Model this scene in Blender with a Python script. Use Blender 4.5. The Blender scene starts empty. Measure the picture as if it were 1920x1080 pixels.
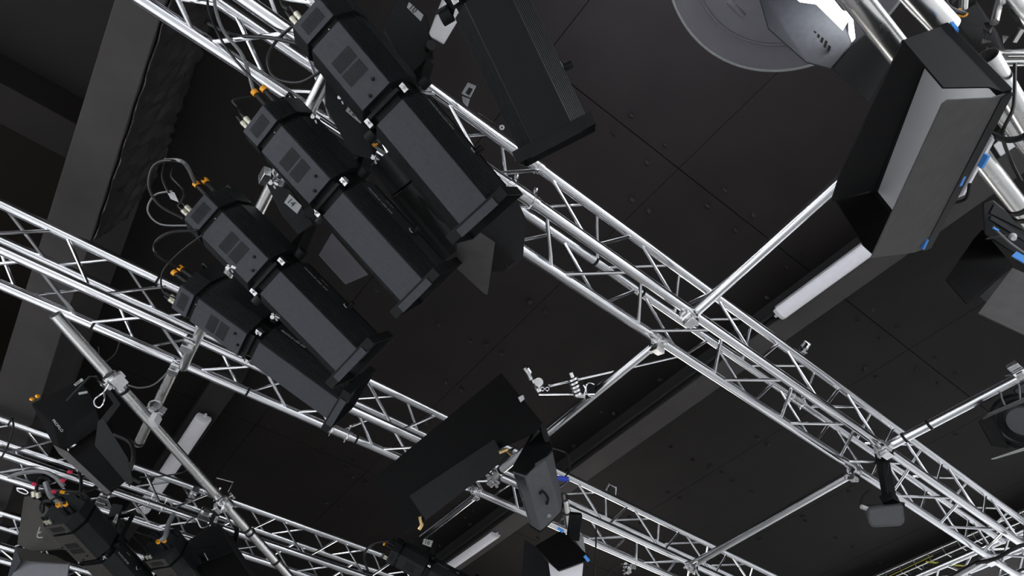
import bpy, bmesh, math, random
import numpy as np
from mathutils import Vector, Matrix
random.seed(7)
SC = bpy.context.scene
COL = SC.collection
# ------------------------------------------------------------------ camera
EYE = 1.6                      # eye height above the floor
FPX = 1177.64                  # focal length in pixels at 1920 wide
RW = np.array([[0.79591308, -0.60540427, 0.0028342],
               [0.47519628, 0.62181687, -0.6225209],
               [0.37511446, 0.49681933, 0.78259804]])   # world axes seen from the camera (x right, y down, z ahead)
cd = bpy.data.cameras.new('camera'); cam = bpy.data.objects.new('camera', cd); COL.objects.link(cam)
cd.sensor_width = 36.0; cd.lens = FPX * 36.0 / 1920.0; cd.clip_start = 0.05; cd.clip_end = 60
mr = RW.T @ np.diag([1, -1, -1])
cam.matrix_world = Matrix.Translation((0, 0, EYE)) @ Matrix([list(r) for r in mr]).to_4x4()
SC.camera = cam
SC.view_settings.view_transform = 'Standard'; SC.view_settings.look = 'None'
SC.view_settings.gamma = 1; SC.view_settings.use_curve_mapping = False
SC.view_settings.exposure = 0.0
# ------------------------------------------------------------------ world and added, unseen lights
wd = bpy.data.worlds.new('studio_air'); SC.world = wd; wd.use_nodes = True
wd.node_tree.nodes['Background'].inputs[0].default_value = (0.80, 0.86, 1.0, 1)
wd.node_tree.nodes['Background'].inputs[1].default_value = 0.03
def area(name, loc, aim, size, power, col=(1, 0.97, 0.93), sy=None):
    l = bpy.data.lights.new(name, 'AREA'); l.energy = power; l.color = col
    l.shape = 'RECTANGLE'; l.size = size; l.size_y = sy or size
    o = bpy.data.objects.new(name, l); COL.objects.link(o); o.location = loc
    o.rotation_euler = (Vector(aim) - Vector(loc)).to_track_quat('-Z', 'Y').to_euler()
    return o
area('added_fill_back', (-3.4, 2.5, 3.9), (-2.0, 2.5, 0), 1.6, 70, (0.90, 0.95, 1))  # this and the next two are added, unseen lamps lighting the floor
area('added_fill_side', (2.5, -2.6, 3.9), (2.5, -1.0, 0), 1.6, 70, (0.93, 0.96, 1))
area('added_fill_far', (6.0, 6.5, 3.4), (3.0, 3.5, 0), 1.6, 70, (1, 0.95, 0.9))
area('added_wall_wash_back', (2.6, -2.9, 4.3), (2.6, -4.4, 1.9), 10.0, 520, (0.95, 0.97, 1), 0.3)  # added, unseen strip; brightens the wall for streaks along the tubes
area('added_wall_wash_left', (-3.4, 3.0, 4.3), (-4.9, 3.0, 1.9), 0.3, 800, (0.95, 0.97, 1), 9.0)  # likewise added out of view, for streaks on the crosswise pipes

area('added_wall_wash_right', (9.6, 3.0, 4.3), (11.1, 3.0, 1.9), 0.3, 450, (0.95, 0.97, 1), 9.0)  # added, unseen; puts reflections on the lower right trusses
def W(p, h):                   # the point at height h above the eye that stands at frame position p
    v = RW.T @ np.array([(p[0] - 960) / FPX, (p[1] - 540) / FPX, 1.0])
    v = v * h / v[2]
    return Vector((v[0], v[1], v[2] + EYE))
DS = 1.0; G = 1.0              # unit of distance and of part size used by the group of objects being built
def D(p, d):                   # the point at distance d (along the view) that stands at frame position p
    d = d * DS
    v = RW.T @ (np.array([(p[0] - 960) / FPX, (p[1] - 540) / FPX, 1.0]) * d)
    return Vector((v[0], v[1], v[2] + EYE))
def H(x, y, h): return Vector((x, y, h + EYE))
# ------------------------------------------------------------------ materials
def mat(name, col, rough=0.5, metal=0.0, noise=0.0, nscale=20, bump=0.0, bscale=80, rnoise=0.0, spec=0.5, emit=None, estr=0, stretch=None):
    m = bpy.data.materials.new(name); m.use_nodes = True; nt = m.node_tree; b = nt.nodes['Principled BSDF']
    b.inputs['Base Color'].default_value = (*col, 1); b.inputs['Roughness'].default_value = rough
    b.inputs['Metallic'].default_value = metal; b.inputs['Specular IOR Level'].default_value = spec
    if emit: b.inputs['Emission Color'].default_value = (*emit, 1); b.inputs['Emission Strength'].default_value = estr
    tc = nt.nodes.new('ShaderNodeTexCoord'); mp = nt.nodes.new('ShaderNodeMapping'); nt.links.new(tc.outputs['Object'], mp.inputs[0])
    if stretch: mp.inputs['Scale'].default_value = stretch
    n = nt.nodes.new('ShaderNodeTexNoise'); n.inputs['Scale'].default_value = nscale; n.inputs['Detail'].default_value = 6
    nt.links.new(mp.outputs[0], n.inputs['Vector'])
    if noise:
        r = nt.nodes.new('ShaderNodeValToRGB'); r.color_ramp.elements[0].position = 0.3; r.color_ramp.elements[1].position = 0.72
        r.color_ramp.elements[0].color = (*[c * (1 - noise) for c in col], 1); r.color_ramp.elements[1].color = (*[min(1, c * (1 + noise)) for c in col], 1)
        nt.links.new(n.outputs['Fac'], r.inputs[0]); nt.links.new(r.outputs[0], b.inputs['Base Color'])
    if rnoise:
        mr_ = nt.nodes.new('ShaderNodeMapRange'); mr_.inputs['To Min'].default_value = max(0.02, rough - rnoise); mr_.inputs['To Max'].default_value = rough + rnoise
        nt.links.new(n.outputs['Fac'], mr_.inputs[0]); nt.links.new(mr_.outputs[0], b.inputs['Roughness'])
    if bump:
        n2 = nt.nodes.new('ShaderNodeTexNoise'); n2.inputs['Scale'].default_value = bscale; n2.inputs['Detail'].default_value = 4
        nt.links.new(mp.outputs[0], n2.inputs['Vector'])
        bp = nt.nodes.new('ShaderNodeBump'); bp.inputs['Strength'].default_value = bump; bp.inputs['Distance'].default_value = 0.01
        nt.links.new(n2.outputs['Fac'], bp.inputs['Height']); nt.links.new(bp.outputs[0], b.inputs['Normal'])
    return m
M = dict(
    alu=mat('brushed_aluminium', (0.86, 0.87, 0.90), 0.17, 1, noise=0.06, nscale=6, rnoise=0.05),
    alu_dull=mat('dull_aluminium', (0.80, 0.80, 0.79), 0.27, 1, noise=0.05, nscale=8, rnoise=0.03),
    steel=mat('zinc_steel', (0.75, 0.75, 0.76), 0.24, 1, noise=0.15, nscale=40, rnoise=0.1),
    brass=mat('brass_nut', (0.85, 0.62, 0.30), 0.3, 1, noise=0.1),
    powder=mat('graphite_powder_coat', (0.040, 0.043, 0.050), 0.6, 0.0, spec=0.25, noise=0.10, nscale=70, bump=0.05, bscale=500),
    powder_warm=mat('warm_grey_powder_coat', (0.050, 0.047, 0.043), 0.6, 0.0, spec=0.25, noise=0.10, nscale=70, bump=0.05, bscale=500),
    ribbed=mat('black_ribbed_heatsink', (0.011, 0.013, 0.014), 0.5, 0.0, spec=0.22, noise=0.1, nscale=60),
    black=mat('black_enamel', (0.005, 0.0055, 0.006), 0.5, 0.0, spec=0.18, noise=0.15, nscale=30),
    flag=mat('matt_black_flag', (0.0045, 0.0045, 0.0048), 0.8, 0.0, spec=0.10, noise=0.15, nscale=12),
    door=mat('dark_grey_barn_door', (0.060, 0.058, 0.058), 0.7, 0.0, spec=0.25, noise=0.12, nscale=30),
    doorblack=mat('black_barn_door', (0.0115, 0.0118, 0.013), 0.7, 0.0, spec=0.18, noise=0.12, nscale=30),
    housing=mat('mid_grey_housing', (0.075, 0.078, 0.083), 0.6, 0.0, spec=0.3, noise=0.08, nscale=60),
    slot=mat('slot_dark', (0.003, 0.003, 0.003), 0.9),
    panel=mat('frosted_light_panel', (0.80, 0.80, 0.82), 0.45, 0.0, noise=0.03, nscale=5),
    white=mat('off_white_plastic', (0.55, 0.55, 0.57), 0.45, noise=0.05),
    tube=mat('milky_tube_cover', (0.80, 0.79, 0.83), 0.35, noise=0.03),
    sticker=mat('grey_sticker', (0.26, 0.27, 0.27), 0.6, noise=0.08),
    ink=mat('black_ink', (0.008, 0.008, 0.008), 0.7),
    print=mat('white_print', (0.38, 0.39, 0.40), 0.6),
    rubber=mat('black_cable_rubber', (0.007, 0.007, 0.008), 0.5, spec=0.3),
    cgrey=mat('grey_cable_sheath', (0.16, 0.165, 0.17), 0.4),
    orange=mat('amber_locking_ring', (0.85, 0.36, 0.01), 0.4),
    nickel=mat('nickel_plug', (0.62, 0.60, 0.50), 0.35, 0.6, noise=0.1),
    blue=mat('blue_tape', (0.06, 0.28, 0.75), 0.55),
    cobalt=mat('cobalt_plug', (0.03, 0.07, 0.55), 0.45),
    red=mat('red_clip', (0.6, 0.03, 0.08), 0.5),
    yellow=mat('yellow_cable', (0.45, 0.42, 0.04), 0.5),
    glass=mat('lens_glass', (0.05, 0.055, 0.06), 0.08, 0.0),
    ceil=mat('dark_ceiling_paint', (0.0125, 0.0108, 0.0100), 0.7, 0.0, spec=0.15, noise=0.14, nscale=2.5, bump=0.04, bscale=40),
    void=mat('ceiling_void', (0.012, 0.010, 0.008), 0.9, spec=0.1),
    beam=mat('grey_beam_paint', (0.048, 0.0445, 0.0435), 0.7, 0.0, spec=0.2, noise=0.12, nscale=4, bump=0.03, bscale=60),
    beamdark=mat('dark_beam_paint', (0.022, 0.021, 0.021), 0.7, 0.0, spec=0.15, noise=0.12, nscale=5),
    wrap=mat('black_plastic_wrap', (0.030, 0.028, 0.028), 0.22, 0.0, noise=0.2, nscale=10),
    cyc=mat('white_cyclorama', (0.80, 0.80, 0.80), 0.7, noise=0.02, nscale=1),
    drape_shade=mat('black_drape_and_shade', (0.01, 0.01, 0.01), 0.9),  # upper walls, and the shade on the middle beam's sides
    floor=mat('grey_studio_floor', (0.34, 0.34, 0.34), 0.5, 0.0, noise=0.04, nscale=2),
    dish=mat('glare_grey_skirt', (0.12, 0.116, 0.135), 0.6, 0.0, noise=0.05),  # skirt colour raised to grey-lilac to imitate lens glare
    lamp=mat('burning_lamp_lens', (1, 1, 1), 0.4, emit=(0.97, 0.98, 1.0), estr=10),
)
# ------------------------------------------------------------------ mesh helpers
def frame_for(d):
    d = Vector(d).normalized(); a = Vector((0, 0, 1)) if abs(d.z) < 0.9 else Vector((1, 0, 0))
    u = d.cross(a).normalized(); return u, d.cross(u).normalized()
def planar(P):                 # bring hand measured corners into one common plane
    A = np.array([list(p) for p in P]); c = A.mean(0); u, sv, vt = np.linalg.svd(A - c); n = vt[2]; e = np.array([0, 0, EYE]); out = []
    for p in A:
        d = p - e; k = (c - e).dot(n) / d.dot(n) if abs(d.dot(n)) > 0.12 * np.linalg.norm(d) else 1.0
        out.append(Vector(e + d * min(1.2, max(0.8, k))))
    return out
class MB:
    def __init__(s): s.b = bmesh.new()
    def _ring(s, c, u, v, r, n): return [s.b.verts.new(c + u * (r * math.cos(2 * math.pi * i / n)) + v * (r * math.sin(2 * math.pi * i / n))) for i in range(n)]
    def _bridge(s, A, B):
        n = len(A)
        for i in range(n): s.b.faces.new((A[i], A[(i + 1) % n], B[(i + 1) % n], B[i]))
    def tube(s, a, b, r, r2=None, n=14, cap=True):
        r = r * G; r2 = None if r2 is None else r2 * G
        a = Vector(a); b = Vector(b); u, v = frame_for(b - a)
        A = s._ring(a, u, v, r, n); B = s._ring(b, u, v, r if r2 is None else r2, n); s._bridge(A, B)
        if cap: s.b.faces.new(A[::-1]); s.b.faces.new(B)
        return s
    def pipe(s, a, b, r, wall=0.003, n=28):
        a = Vector(a); b = Vector(b); u, v = frame_for(b - a)
        A = s._ring(a, u, v, r, n); B = s._ring(b, u, v, r, n); C = s._ring(a, u, v, r - wall, n); E = s._ring(b, u, v, r - wall, n)
        s._bridge(A, B); s._bridge(B, E); s._bridge(E, C); s._bridge(C, A); return s
    def path(s, pts, r, n=8, smooth=5):
        r = r * G
        P = [Vector(p) for p in pts]
        if smooth > 1 and len(P) > 2:
            Q = []; ext = [P[0] * 2 - P[1]] + P + [P[-1] * 2 - P[-2]]
            for i in range(1, len(ext) - 2):
                p0, p1, p2, p3 = ext[i - 1:i + 3]
                for k in range(smooth):
                    t = k / smooth
                    Q.append(0.5 * ((2 * p1) + (p2 - p0) * t + (2 * p0 - 5 * p1 + 4 * p2 - p3) * t * t + (3 * p1 - p0 - 3 * p2 + p3) * t ** 3))
            P = Q + [P[-1]]
        d = (P[1] - P[0]).normalized(); u, v = frame_for(d); prev = None; first = None
        for i, p in enumerate(P):
            dn = (P[min(i + 1, len(P) - 1)] - P[max(i - 1, 0)]).normalized()
            u = (u - dn * u.dot(dn)).normalized(); v = dn.cross(u)
            R = s._ring(p, u, v, r, n)
            if prev: s._bridge(prev, R)
            else: first = R
            prev = R
        s.b.faces.new(first[::-1]); s.b.faces.new(prev); return s
    def box(s, c, size, m=None, gs=True):
        c = Vector(c); x, y, z = [q * (G if gs else 1) / 2 for q in size]; vs = []
        for k in range(8):
            q = Vector((x if k & 1 else -x, y if k & 2 else -y, z if k & 4 else -z))
            vs.append(s.b.verts.new(c + (m @ q if m else q)))
        for f in ((0, 2, 3, 1), (4, 5, 7, 6), (0, 1, 5, 4), (2, 6, 7, 3), (0, 4, 6, 2), (1, 3, 7, 5)): s.b.faces.new([vs[i] for i in f])
        return s
    def bar(s, a, b, w, t, up=(0, 0, 1)):       # flat bar from a to b, w wide, t thick (t along up)
        a = Vector(a); b = Vector(b); d = (b - a); L = d.length; d.normalize(); up = Vector(up); up = (up - d * up.dot(d))
        if up.length < 1e-4: up = frame_for(d)[0]
        up.normalize(); sd = d.cross(up)
        m = Matrix([[d.x, sd.x, up.x], [d.y, sd.y, up.y], [d.z, sd.z, up.z]])
        return s.box((a + b) / 2, (L / G, w, t), m)
    def loft(s, A, B):
        a = [s.b.verts.new(Vector(p)) for p in A]; b = [s.b.verts.new(Vector(p)) for p in B]
        s._bridge(a, b); s.b.faces.new(a[::-1]); s.b.faces.new(b); return s
    def slab(s, P, t=0.003):
        P = planar(P); nrm = Vector((0, 0, 0))
        for i in range(len(P)): nrm += (P[i] - P[0]).cross(P[(i + 1) % len(P)] - P[0])
        nrm.normalize(); t = t * G; return s.loft([p - nrm * (t / 2) for p in P], [p + nrm * (t / 2) for p in P])
    def prism(s, sec, x0, x1, k0=1.0, k1=1.0):
        return s.loft([(x0, y * k0, z * k0) for y, z in sec], [(x1, y * k1, z * k1) for y, z in sec])
    def ring(s, c, axis, R, r, n=24, m=8, a0=0, a1=2 * math.pi):
        R = R * G; r = r * G
        c = Vector(c); u, v = frame_for(axis); ax = Vector(axis).normalized(); full = abs(a1 - a0 - 2 * math.pi) < 1e-6
        prev = None; first = None; cnt = n if full else n + 1
        for i in range(cnt):
            a = a0 + (a1 - a0) * i / n; d = u * math.cos(a) + v * math.sin(a)
            Rg = [s.b.verts.new(c + d * (R + r * math.cos(2 * math.pi * k / m)) + ax * (r * math.sin(2 * math.pi * k / m))) for k in range(m)]
            if prev: s._bridge(prev, Rg)
            else: first = Rg
            prev = Rg
        if full: s._bridge(prev, first)
        else: s.b.faces.new(first[::-1]); s.b.faces.new(prev)
        return s
    def band(s, c, axis, R, w, t=0.002, n=24):    # a hose-clamp like band around a pipe
        ax = Vector(axis).normalized(); c = Vector(c); return s.pipe(c - ax * w / 2, c + ax * w / 2, R + t, t, n)
    def build(s, name, m, parent=None, bevel=0.0, smooth=True, world=True):
        bmesh.ops.recalc_face_normals(s.b, faces=s.b.faces)
        me = bpy.data.meshes.new(name)
        if parent is not None and world:
            root = parent
            while root.parent is not None: root = root.parent
            s.b.transform(root.matrix_basis.inverted())
        s.b.to_mesh(me); s.b.free()
        me.materials.append(M[m] if isinstance(m, str) else m)
        if smooth:
            me.shade_smooth(); me.set_sharp_from_angle(angle=math.radians(32))
        o = bpy.data.objects.new(name, me); COL.objects.link(o)
        if parent is not None: o.parent = parent
        if bevel:
            b = o.modifiers.new('bevel', 'BEVEL'); b.width = bevel * G; b.segments = 2; b.limit_method = 'ANGLE'; b.angle_limit = math.radians(35)
        return o
def thing(name, label, cat, loc, group=None, mat3=None, k=1.0):
    o = bpy.data.objects.new(name, None); COL.objects.link(o); o.empty_display_size = 0.05
    m = Matrix.Translation(Vector(loc))
    if mat3 is not None: m = m @ Matrix([list(r) for r in mat3]).to_4x4()
    if k != 1.0: m = m @ Matrix.Scale(k, 4)
    o.matrix_basis = m
    o['label'] = label; o['category'] = cat
    if group: o['group'] = group
    return o
def tag(o, label, cat, group=None):
    o['label'] = label; o['category'] = cat
    if group: o['group'] = group
    return o
def struct(o): o['kind'] = 'structure'; return o
def text(body, size, parent, loc, xdir, up, m, name='lettering'):      # loc, xdir and up in the parent's own space
    c = bpy.data.curves.new(name, 'FONT'); c.body = body; c.size = size * G; c.extrude = 0.0003; c.align_x = 'LEFT'; c.align_y = 'CENTER'
    c.materials.append(M[m]); o = bpy.data.objects.new(name, c); COL.objects.link(o); o.parent = parent
    x = Vector(xdir).normalized(); y = Vector(up); y = (y - x * y.dot(x)).normalized(); z = x.cross(y)
    o.matrix_basis = Matrix.Translation(Vector(loc)) @ Matrix([[x.x, y.x, z.x], [x.y, y.y, z.y], [x.z, y.z, z.z]]).to_4x4()
    mt = o.matrix_basis.copy(); me = bpy.data.meshes.new_from_object(o); bpy.data.objects.remove(o)
    o = bpy.data.objects.new(name, me); COL.objects.link(o); o.parent = parent; o.matrix_basis = mt
    return o
# ================================================================== THE SETTING
HC = 3.60                      # ceiling height above the eye
struct(MB().box((3, 2, -0.05), (26, 26, 0.1)).build('floor', 'floor'))
struct(MB().box((2.6, -4.5, 1.9), (15.5, 0.1, 3.8)).build('wall_back', 'cyc'))
struct(MB().box((-5.0, 4.0, 1.9), (0.1, 16.9, 3.8)).build('wall_left', 'cyc'))
struct(MB().box((11.2, 4.0, 1.9), (0.1, 16.9, 3.8)).build('wall_right', 'cyc'))
struct(MB().box((2.6, -4.5, 4.6), (15.5, 0.1, 1.5)).build('wall_back_upper', 'drape_shade'))
struct(MB().box((-5.0, 4.0, 4.6), (0.1, 16.9, 1.5)).build('wall_left_upper', 'drape_shade'))
b = MB(); xs = [-0.86, 0.86, 1.98, 3.36, 4.60, 5.84, 7.08, 8.3, 9.6]; ys = [-5.0, -3.16, 0.87, 4.90, 8.93, 13.0]
for i in range(len(xs) - 1):
    for j in range(len(ys) - 1):
        b.box(((xs[i] + xs[i + 1]) / 2, (ys[j] + ys[j + 1]) / 2, EYE + HC + 0.02), (xs[i + 1] - xs[i] - 0.004, ys[j + 1] - ys[j] - 0.006, 0.04))
ce = struct(b.build('ceiling', 'ceil'))
struct(MB().box((3, 4, EYE + HC + 0.85), (24, 22, 0.05)).build('ceiling_upper_deck', 'void'))
b = MB(); i = 0
for y in (0.80, 0.95, 4.83, 4.98, 2.9):
    for k in range(18):
        x = 0.95 + k * 0.42 + (0.12 if i % 2 else 0); b.tube(H(x, y + random.uniform(-.015, .015), HC), H(x, y, HC - 0.0012), 0.021, 0.020, 16); i += 1
for x in (1.9, 2.06, 3.28, 3.44, 4.52, 4.68, 5.9):
    for k in range(11):
        y = 1.2 + k * 0.55; b.tube(H(x, y, HC), H(x + random.uniform(-.02, .02), y + 0.02, HC - 0.0012), 0.021, 0.020, 16)
o = b.build('screw_washers', 'beamdark', ce, world=False); o['kind'] = 'stuff'
# wide painted beam at the left, hanging below the ceiling
b = MB(); b.loft([H(-0.95, 1.3, 2.9), H(-0.775, 1.3, 2.9), H(-0.775, 1.3, 3.6), H(-0.95, 1.3, 3.6)],
                 [H(-0.80, 7.5, 2.9), H(-0.44, 7.5, 2.9), H(-0.44, 7.5, 3.6), H(-0.80, 7.5, 3.6)])
struct(b.build('ceiling_beam_left', 'beam', bevel=0.004))
# crossing beams inside the open bay
for y0, w_, z0 in ((2.56, 0.25, 3.20), (5.4, 0.3, 3.2)):
    struct(MB().box(H(-2.4, y0 + w_ / 2, z0 + 0.2), (3.0, w_, 0.4)).build('ceiling_crossbeam', 'ceil', bevel=0.004))
struct(MB().box(H(-2.6, 1.45, 3.45), (3.3, 2.3, 0.05)).build('ceiling_side_panel', 'ceil'))
# beam crossing behind the rig, its shaded sides coloured black above a grey underside
bm = struct(MB().box(H(3.435, 3.0, 3.51), (0.20, 12.0, 0.19)).build('ceiling_beam_middle', 'drape_shade', bevel=0.003))
MB().box(H(3.435, 3.0, 3.405), (0.21, 12.0, 0.012)).build('grey_underside', 'beam', bm, bevel=0.003)
b = MB(); b.tube(H(3.29, 0.9, 3.44), H(3.29, 7.0, 3.44), 0.012); struct(b.build('trim_1', 'beamdark'))
b = MB(); b.box(H(7.85, 2.5, 3.35), (0.5, 9.0, 0.1)); struct(b.build('ceiling_beam_right', 'beam', bevel=0.004))
b = MB(); b.box(H(0.42, 7.0, 3.5), (0.20, 5.6, 0.2)); struct(b.build('ceiling_beam_rear', 'beamdark', bevel=0.004))
# crinkled black plastic hung beside the left beam
b = bmesh.new(); NX, NY = 150, 34; g = {}
for i in range(NX + 1):
    for j in range(NY + 1):
        u = i / NX; v = j / NY
        y = 1.45 + u * 1.55 + 0.02 * math.sin(v * 6); z = 2.915 + v * 0.66 + 0.008 * math.sin(u * 41 + 1)
        q = u * 46 + v * 5 + 1.5 * math.sin(v * 4 + u * 11)
        x = -0.775 + (y - 1.3) * 0.054 + 0.010 + min(1, v * 3) * (0.022 + 0.014 * abs(math.sin(q)) + 0.012 * math.sin(q * 2.3 + v * 6) + 0.008 * math.sin(v * 23 + u * 30)) + 0.003 * random.random()
        g[i, j] = b.verts.new(H(x, y, z))
for i in range(NX):
    for j in range(NY): b.faces.new((g[i, j], g[i + 1, j], g[i + 1, j + 1], g[i, j + 1]))
me = bpy.data.meshes.new('plastic_sheet'); b.to_mesh(me); b.free(); me.shade_smooth(); me.materials.append(M['wrap'])
o = bpy.data.objects.new('plastic_sheet', me); COL.objects.link(o); sm = o.modifiers.new('solid', 'SOLIDIFY'); sm.thickness = 0.002
tag(o, 'crinkled black plastic sheet hanging along the wide grey beam', 'plastic sheet')
# ================================================================== TRUSSES
def truss(name_label, a, h, yaw, pit, rol, x0, x1, p, cats=(), s=0.24, ties=(), couplers=(), per=0.55, group='ceiling trusses', rc=0.025):
    base = H(x0, a, h)
    t = thing('lighting_truss', name_label, 'truss', base, group)
    def pt(c, x, ):
        dy = s / 2 if c[1] == 'f' else -s / 2; dz = s / 2 if c[0] == 't' else -s / 2
        y = a + s / 2 + dy * math.cos(rol) - dz * math.sin(rol); z = h + s / 2 + dy * math.sin(rol) + dz * math.cos(rol)
        return H(x, y + (x - 2) * math.tan(yaw), z + (x - 2) * math.tan(pit))
    for c in ('bn', 'bf', 'tn', 'tf'):
        MB().pipe(pt(c, x0), pt(c, x1), rc).build('chord', 'alu', t)
    half = per / 2
    for (c1, o1, c2, o2) in (('bn', 0, 'bf', half), ('tn', 0, 'bn', half), ('tn', half, 'tf', 0), ('tf', half, 'bf', 0)):
        k = math.ceil((x0 - p) / half) + 0
        n = 0
        while p + (k + 1) * half <= x1 and n < 25:
            xa = p + k * half; xb = xa + half
            even = (round((xa - p - o1) / half) % 2 == 0)
            A, B = (c1, c2) if even else (c2, c1)
            MB().tube(pt(A, xa + 0.022), pt(B, xb - 0.022), 0.0085, n=10).build('brace', 'alu', t); k += 1; n += 1
    for c, x in ties:
        q = pt(c, x); d = pt(c, x + 1) - q; MB().band(q, d, rc + 0.0005, 0.012, 0.003).build('cable_tie', 'rubber', t)
    for c, x in couplers:
        q = pt(c, x); d = (pt(c, x + 1) - q).normalized(); m = MB()
        m.tube(q - d * 0.075, q + d * 0.075, rc + 0.004, n=28)
        for e in (-0.05, 0.05):
            m.ring(q + d * e, d, rc + 0.004, 0.005, 24, 8); u = Vector((0, -0.5, 0.85)).normalized(); m.tube(q + d * e - u * 0.045, q + d * e + u * 0.052, 0.004, n=8)
            m.tube(q + d * e + u * 0.05, q + d * e + u * 0.062, 0.009, n=12)
        m.build('coupler', 'steel', t)
    t['_h'] = h
    return pt
ptR = truss('long bright box truss running from the top left corner to the lower right corner', 0.98959, 2.22041, 0.01565, -0.00837, 0.18385, -1.30, 5.45, 0.905,
            ties=(('tf', 1.41), ('tf', 1.73)), couplers=(('tn', 0.80), ('bn', 0.80), ('tf', 0.80), ('tf', 3.0)), per=0.545)
ptL = truss('box truss running from the left edge under the four profile spotlights', 2.74978, 2.36815, 0.01841, 0.01283, 0.04815, -1.45, 5.35, -0.17,
            ties=(('bf', -0.40), ('bf', 0.41), ('bf', 1.09), ('tn', -0.26)), couplers=(('bf', 0.98),), per=0.56)
ptT = truss('box truss in the bottom left corner crossed by the slanting silver pipe', 4.79999, 2.56003, -0.00795, -0.00054, -0.08823, -1.55, 2.75, 0.195,
            ties=(('tn', -0.69),), couplers=(('tn', 0.72), ('bn', 0.40)), per=0.55)
ptU = truss('short piece of box truss at the very bottom left corner of the view', 6.08, 2.56, 0.0, 0.0, 0.0, -1.6, 0.9, 0.1, per=0.55)
# cross truss at the far right end of the long truss (runs the other way)
t = thing('lighting_truss', 'box truss crossing the end of the long truss at the lower right corner', 'truss', H(5.5, -1.2, 2.2), 'ceiling trusses')
xa, xb, za, zb = 5.50, 5.74, 2.24, 2.48
for x, z in ((xa, za), (xb, za), (xa, zb), (xb, zb)): MB().pipe(H(x, 0.1, z), H(x, 2.1, z), 0.025).build('chord', 'alu', t)
for (p1, p2) in (((xa, za), (xb, za)), ((xa, za), (xa, zb)), ((xa, zb), (xb, zb)), ((xb, za), (xb, zb))):
    for k in range(7):
        y = 0.12 + k * 0.27; A, B = (p1, p2) if k % 2 else (p2, p1)
        MB().tube(H(A[0], y + .02, A[1]), H(B[0], y + .25, B[1]), 0.0085, n=10).build('brace', 'alu', t)
for x, z in ((xa, za), (xb, zb)): MB().tube(H(x, 0.9, z), H(x, 1.04, z), 0.031).build('coupler', 'steel', t)
# ================================================================== PIPES AND CLAMPS
def pipe(label, a, b, r=0.025, m='alu', bands=(), group='loose pipes of the rig', sleeves=()):
    a = Vector(a); b = Vector(b)
    t = thing('rigging_pipe', label, 'pipe', a, group)
    MB().pipe(a, b, r).build('barrel', m, t)
    d = (b - a)
    for f in bands: MB().band(a + d * f, d, r + 0.0006, 0.014, 0.003).build('tape_ring', 'rubber', t)
    for f, w_ in sleeves: MB().band(a + d * f, d, r + 0.0006, w_, 0.004).build('sleeve', 'steel', t)
    return t
def clamp(label, c, axis, out, r=0.025, k=1.0, m='steel'):
    c = Vector(c); ax = Vector(axis).normalized(); out = Vector(out); out = (out - ax * out.dot(ax)).normalized(); sd = ax.cross(out)
    t = thing('pipe_clamp', label, 'clamp', c, 'silver pipe clamps')
    b_ = MB(); b_.band(c, ax, r + 0.001, 0.046 * k, 0.007); b_.build('collar', m, t)
    m3 = Matrix([[ax.x, sd.x, out.x], [ax.y, sd.y, out.y], [ax.z, sd.z, out.z]])
    b_ = MB(); b_.box(c + out * (r + 0.020 * k), (0.046 * k, 0.040 * k, 0.022 * k), m3); b_.box(c + sd * (r + 0.012) + out * 0.006, (0.030 * k, 0.020, 0.030 * k), m3); b_.box(c - sd * (r + 0.012) + out * 0.010, (0.026 * k, 0.018, 0.020 * k), m3)
    b_.build('saddle', m, t, bevel=0.002)
    b_ = MB(); b_.tube(c + sd * (r + 0.016) - out * 0.03, c + sd * (r + 0.016) + out * 0.05, 0.005, n=10); b_.tube(c + sd * (r + 0.016) + out * 0.03, c + sd * (r + 0.016) + out * 0.042, 0.011, n=6)
    b_.build('bolt', m, t)
    b_ = MB(); q = c + sd * (r + 0.016) - out * 0.034
    b_.box(q + ax * 0.014, (0.020, 0.005, 0.014), m3); b_.box(q - ax * 0.014, (0.020, 0.005, 0.014), m3); b_.tube(q - out * .006, q + out * .006, 0.008, n=10); b_.build('wing_nut', m, t)
    return t
def onL(pt, c, x): return pt(c, x)
P1a, P1b = W((1306, 583), 2.20), W((1590, 327), 2.20)
pipe('polished pipe leaving the long truss upward to the dark panel light', P1a, P1b, bands=())
P2a = W((1663, 838), 2.16)
pipe('polished pipe from the long truss out to the right edge', P2a, W((1975, 675), 2.16), bands=(0.28, 0.12))
P3a, P3b = W((1600, 886), 2.19), W((1296, 1060), 2.30)
pipe('polished pipe joining the long truss to the truss at the bottom edge', P3a, P3b)
P4a, P4b = W((1226, 646), 2.22), W((937, 884), 2.24)
pipe('polished pipe behind the black panel light in the lower middle', P4a, P4b, bands=(0.985,))
P5a, P5b = W((890, 930), 2.30), W((792, 1006), 2.38)
pipe('short pipe below the big black barn door', P5a, P5b)
LPa, LPb = W((103, 590), 2.10), W((575, 1117), 1.92)
pipe('long slanting silver pipe with an open end at the left', LPa, LPb, m='alu_dull', bands=(0.205, 0.585, 0.688, 0.705, 0.83, 0.935))
pipe('short scuffed pipe hanging off the left truss to the slanting pipe', W((330, 685), 2.34), W((260, 832), 2.28), 0.027, 'alu_dull', bands=(0.97,))
pipe('pipe over the row of profile spotlights', H(-0.05, 0.95, 2.17), H(0.06, 2.95, 2.32), 0.024, 'alu_dull')
pipe('thick pipe running beside the burning lamp', W((1560, -60), 1.45), W((1712, 132), 1.45), 0.028, 'alu_dull', sleeves=((0.2, .05),))
pipe('thick pipe stub above the grey panel light', W((1690, -40), 1.42), W((1775, 52), 1.42), 0.028, 'alu_dull')
pipe('scuffed pipe at the right edge above the blue tape', W((1850, 105), 1.50), W((1960, 290), 1.50), 0.025, 'alu_dull')
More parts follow.
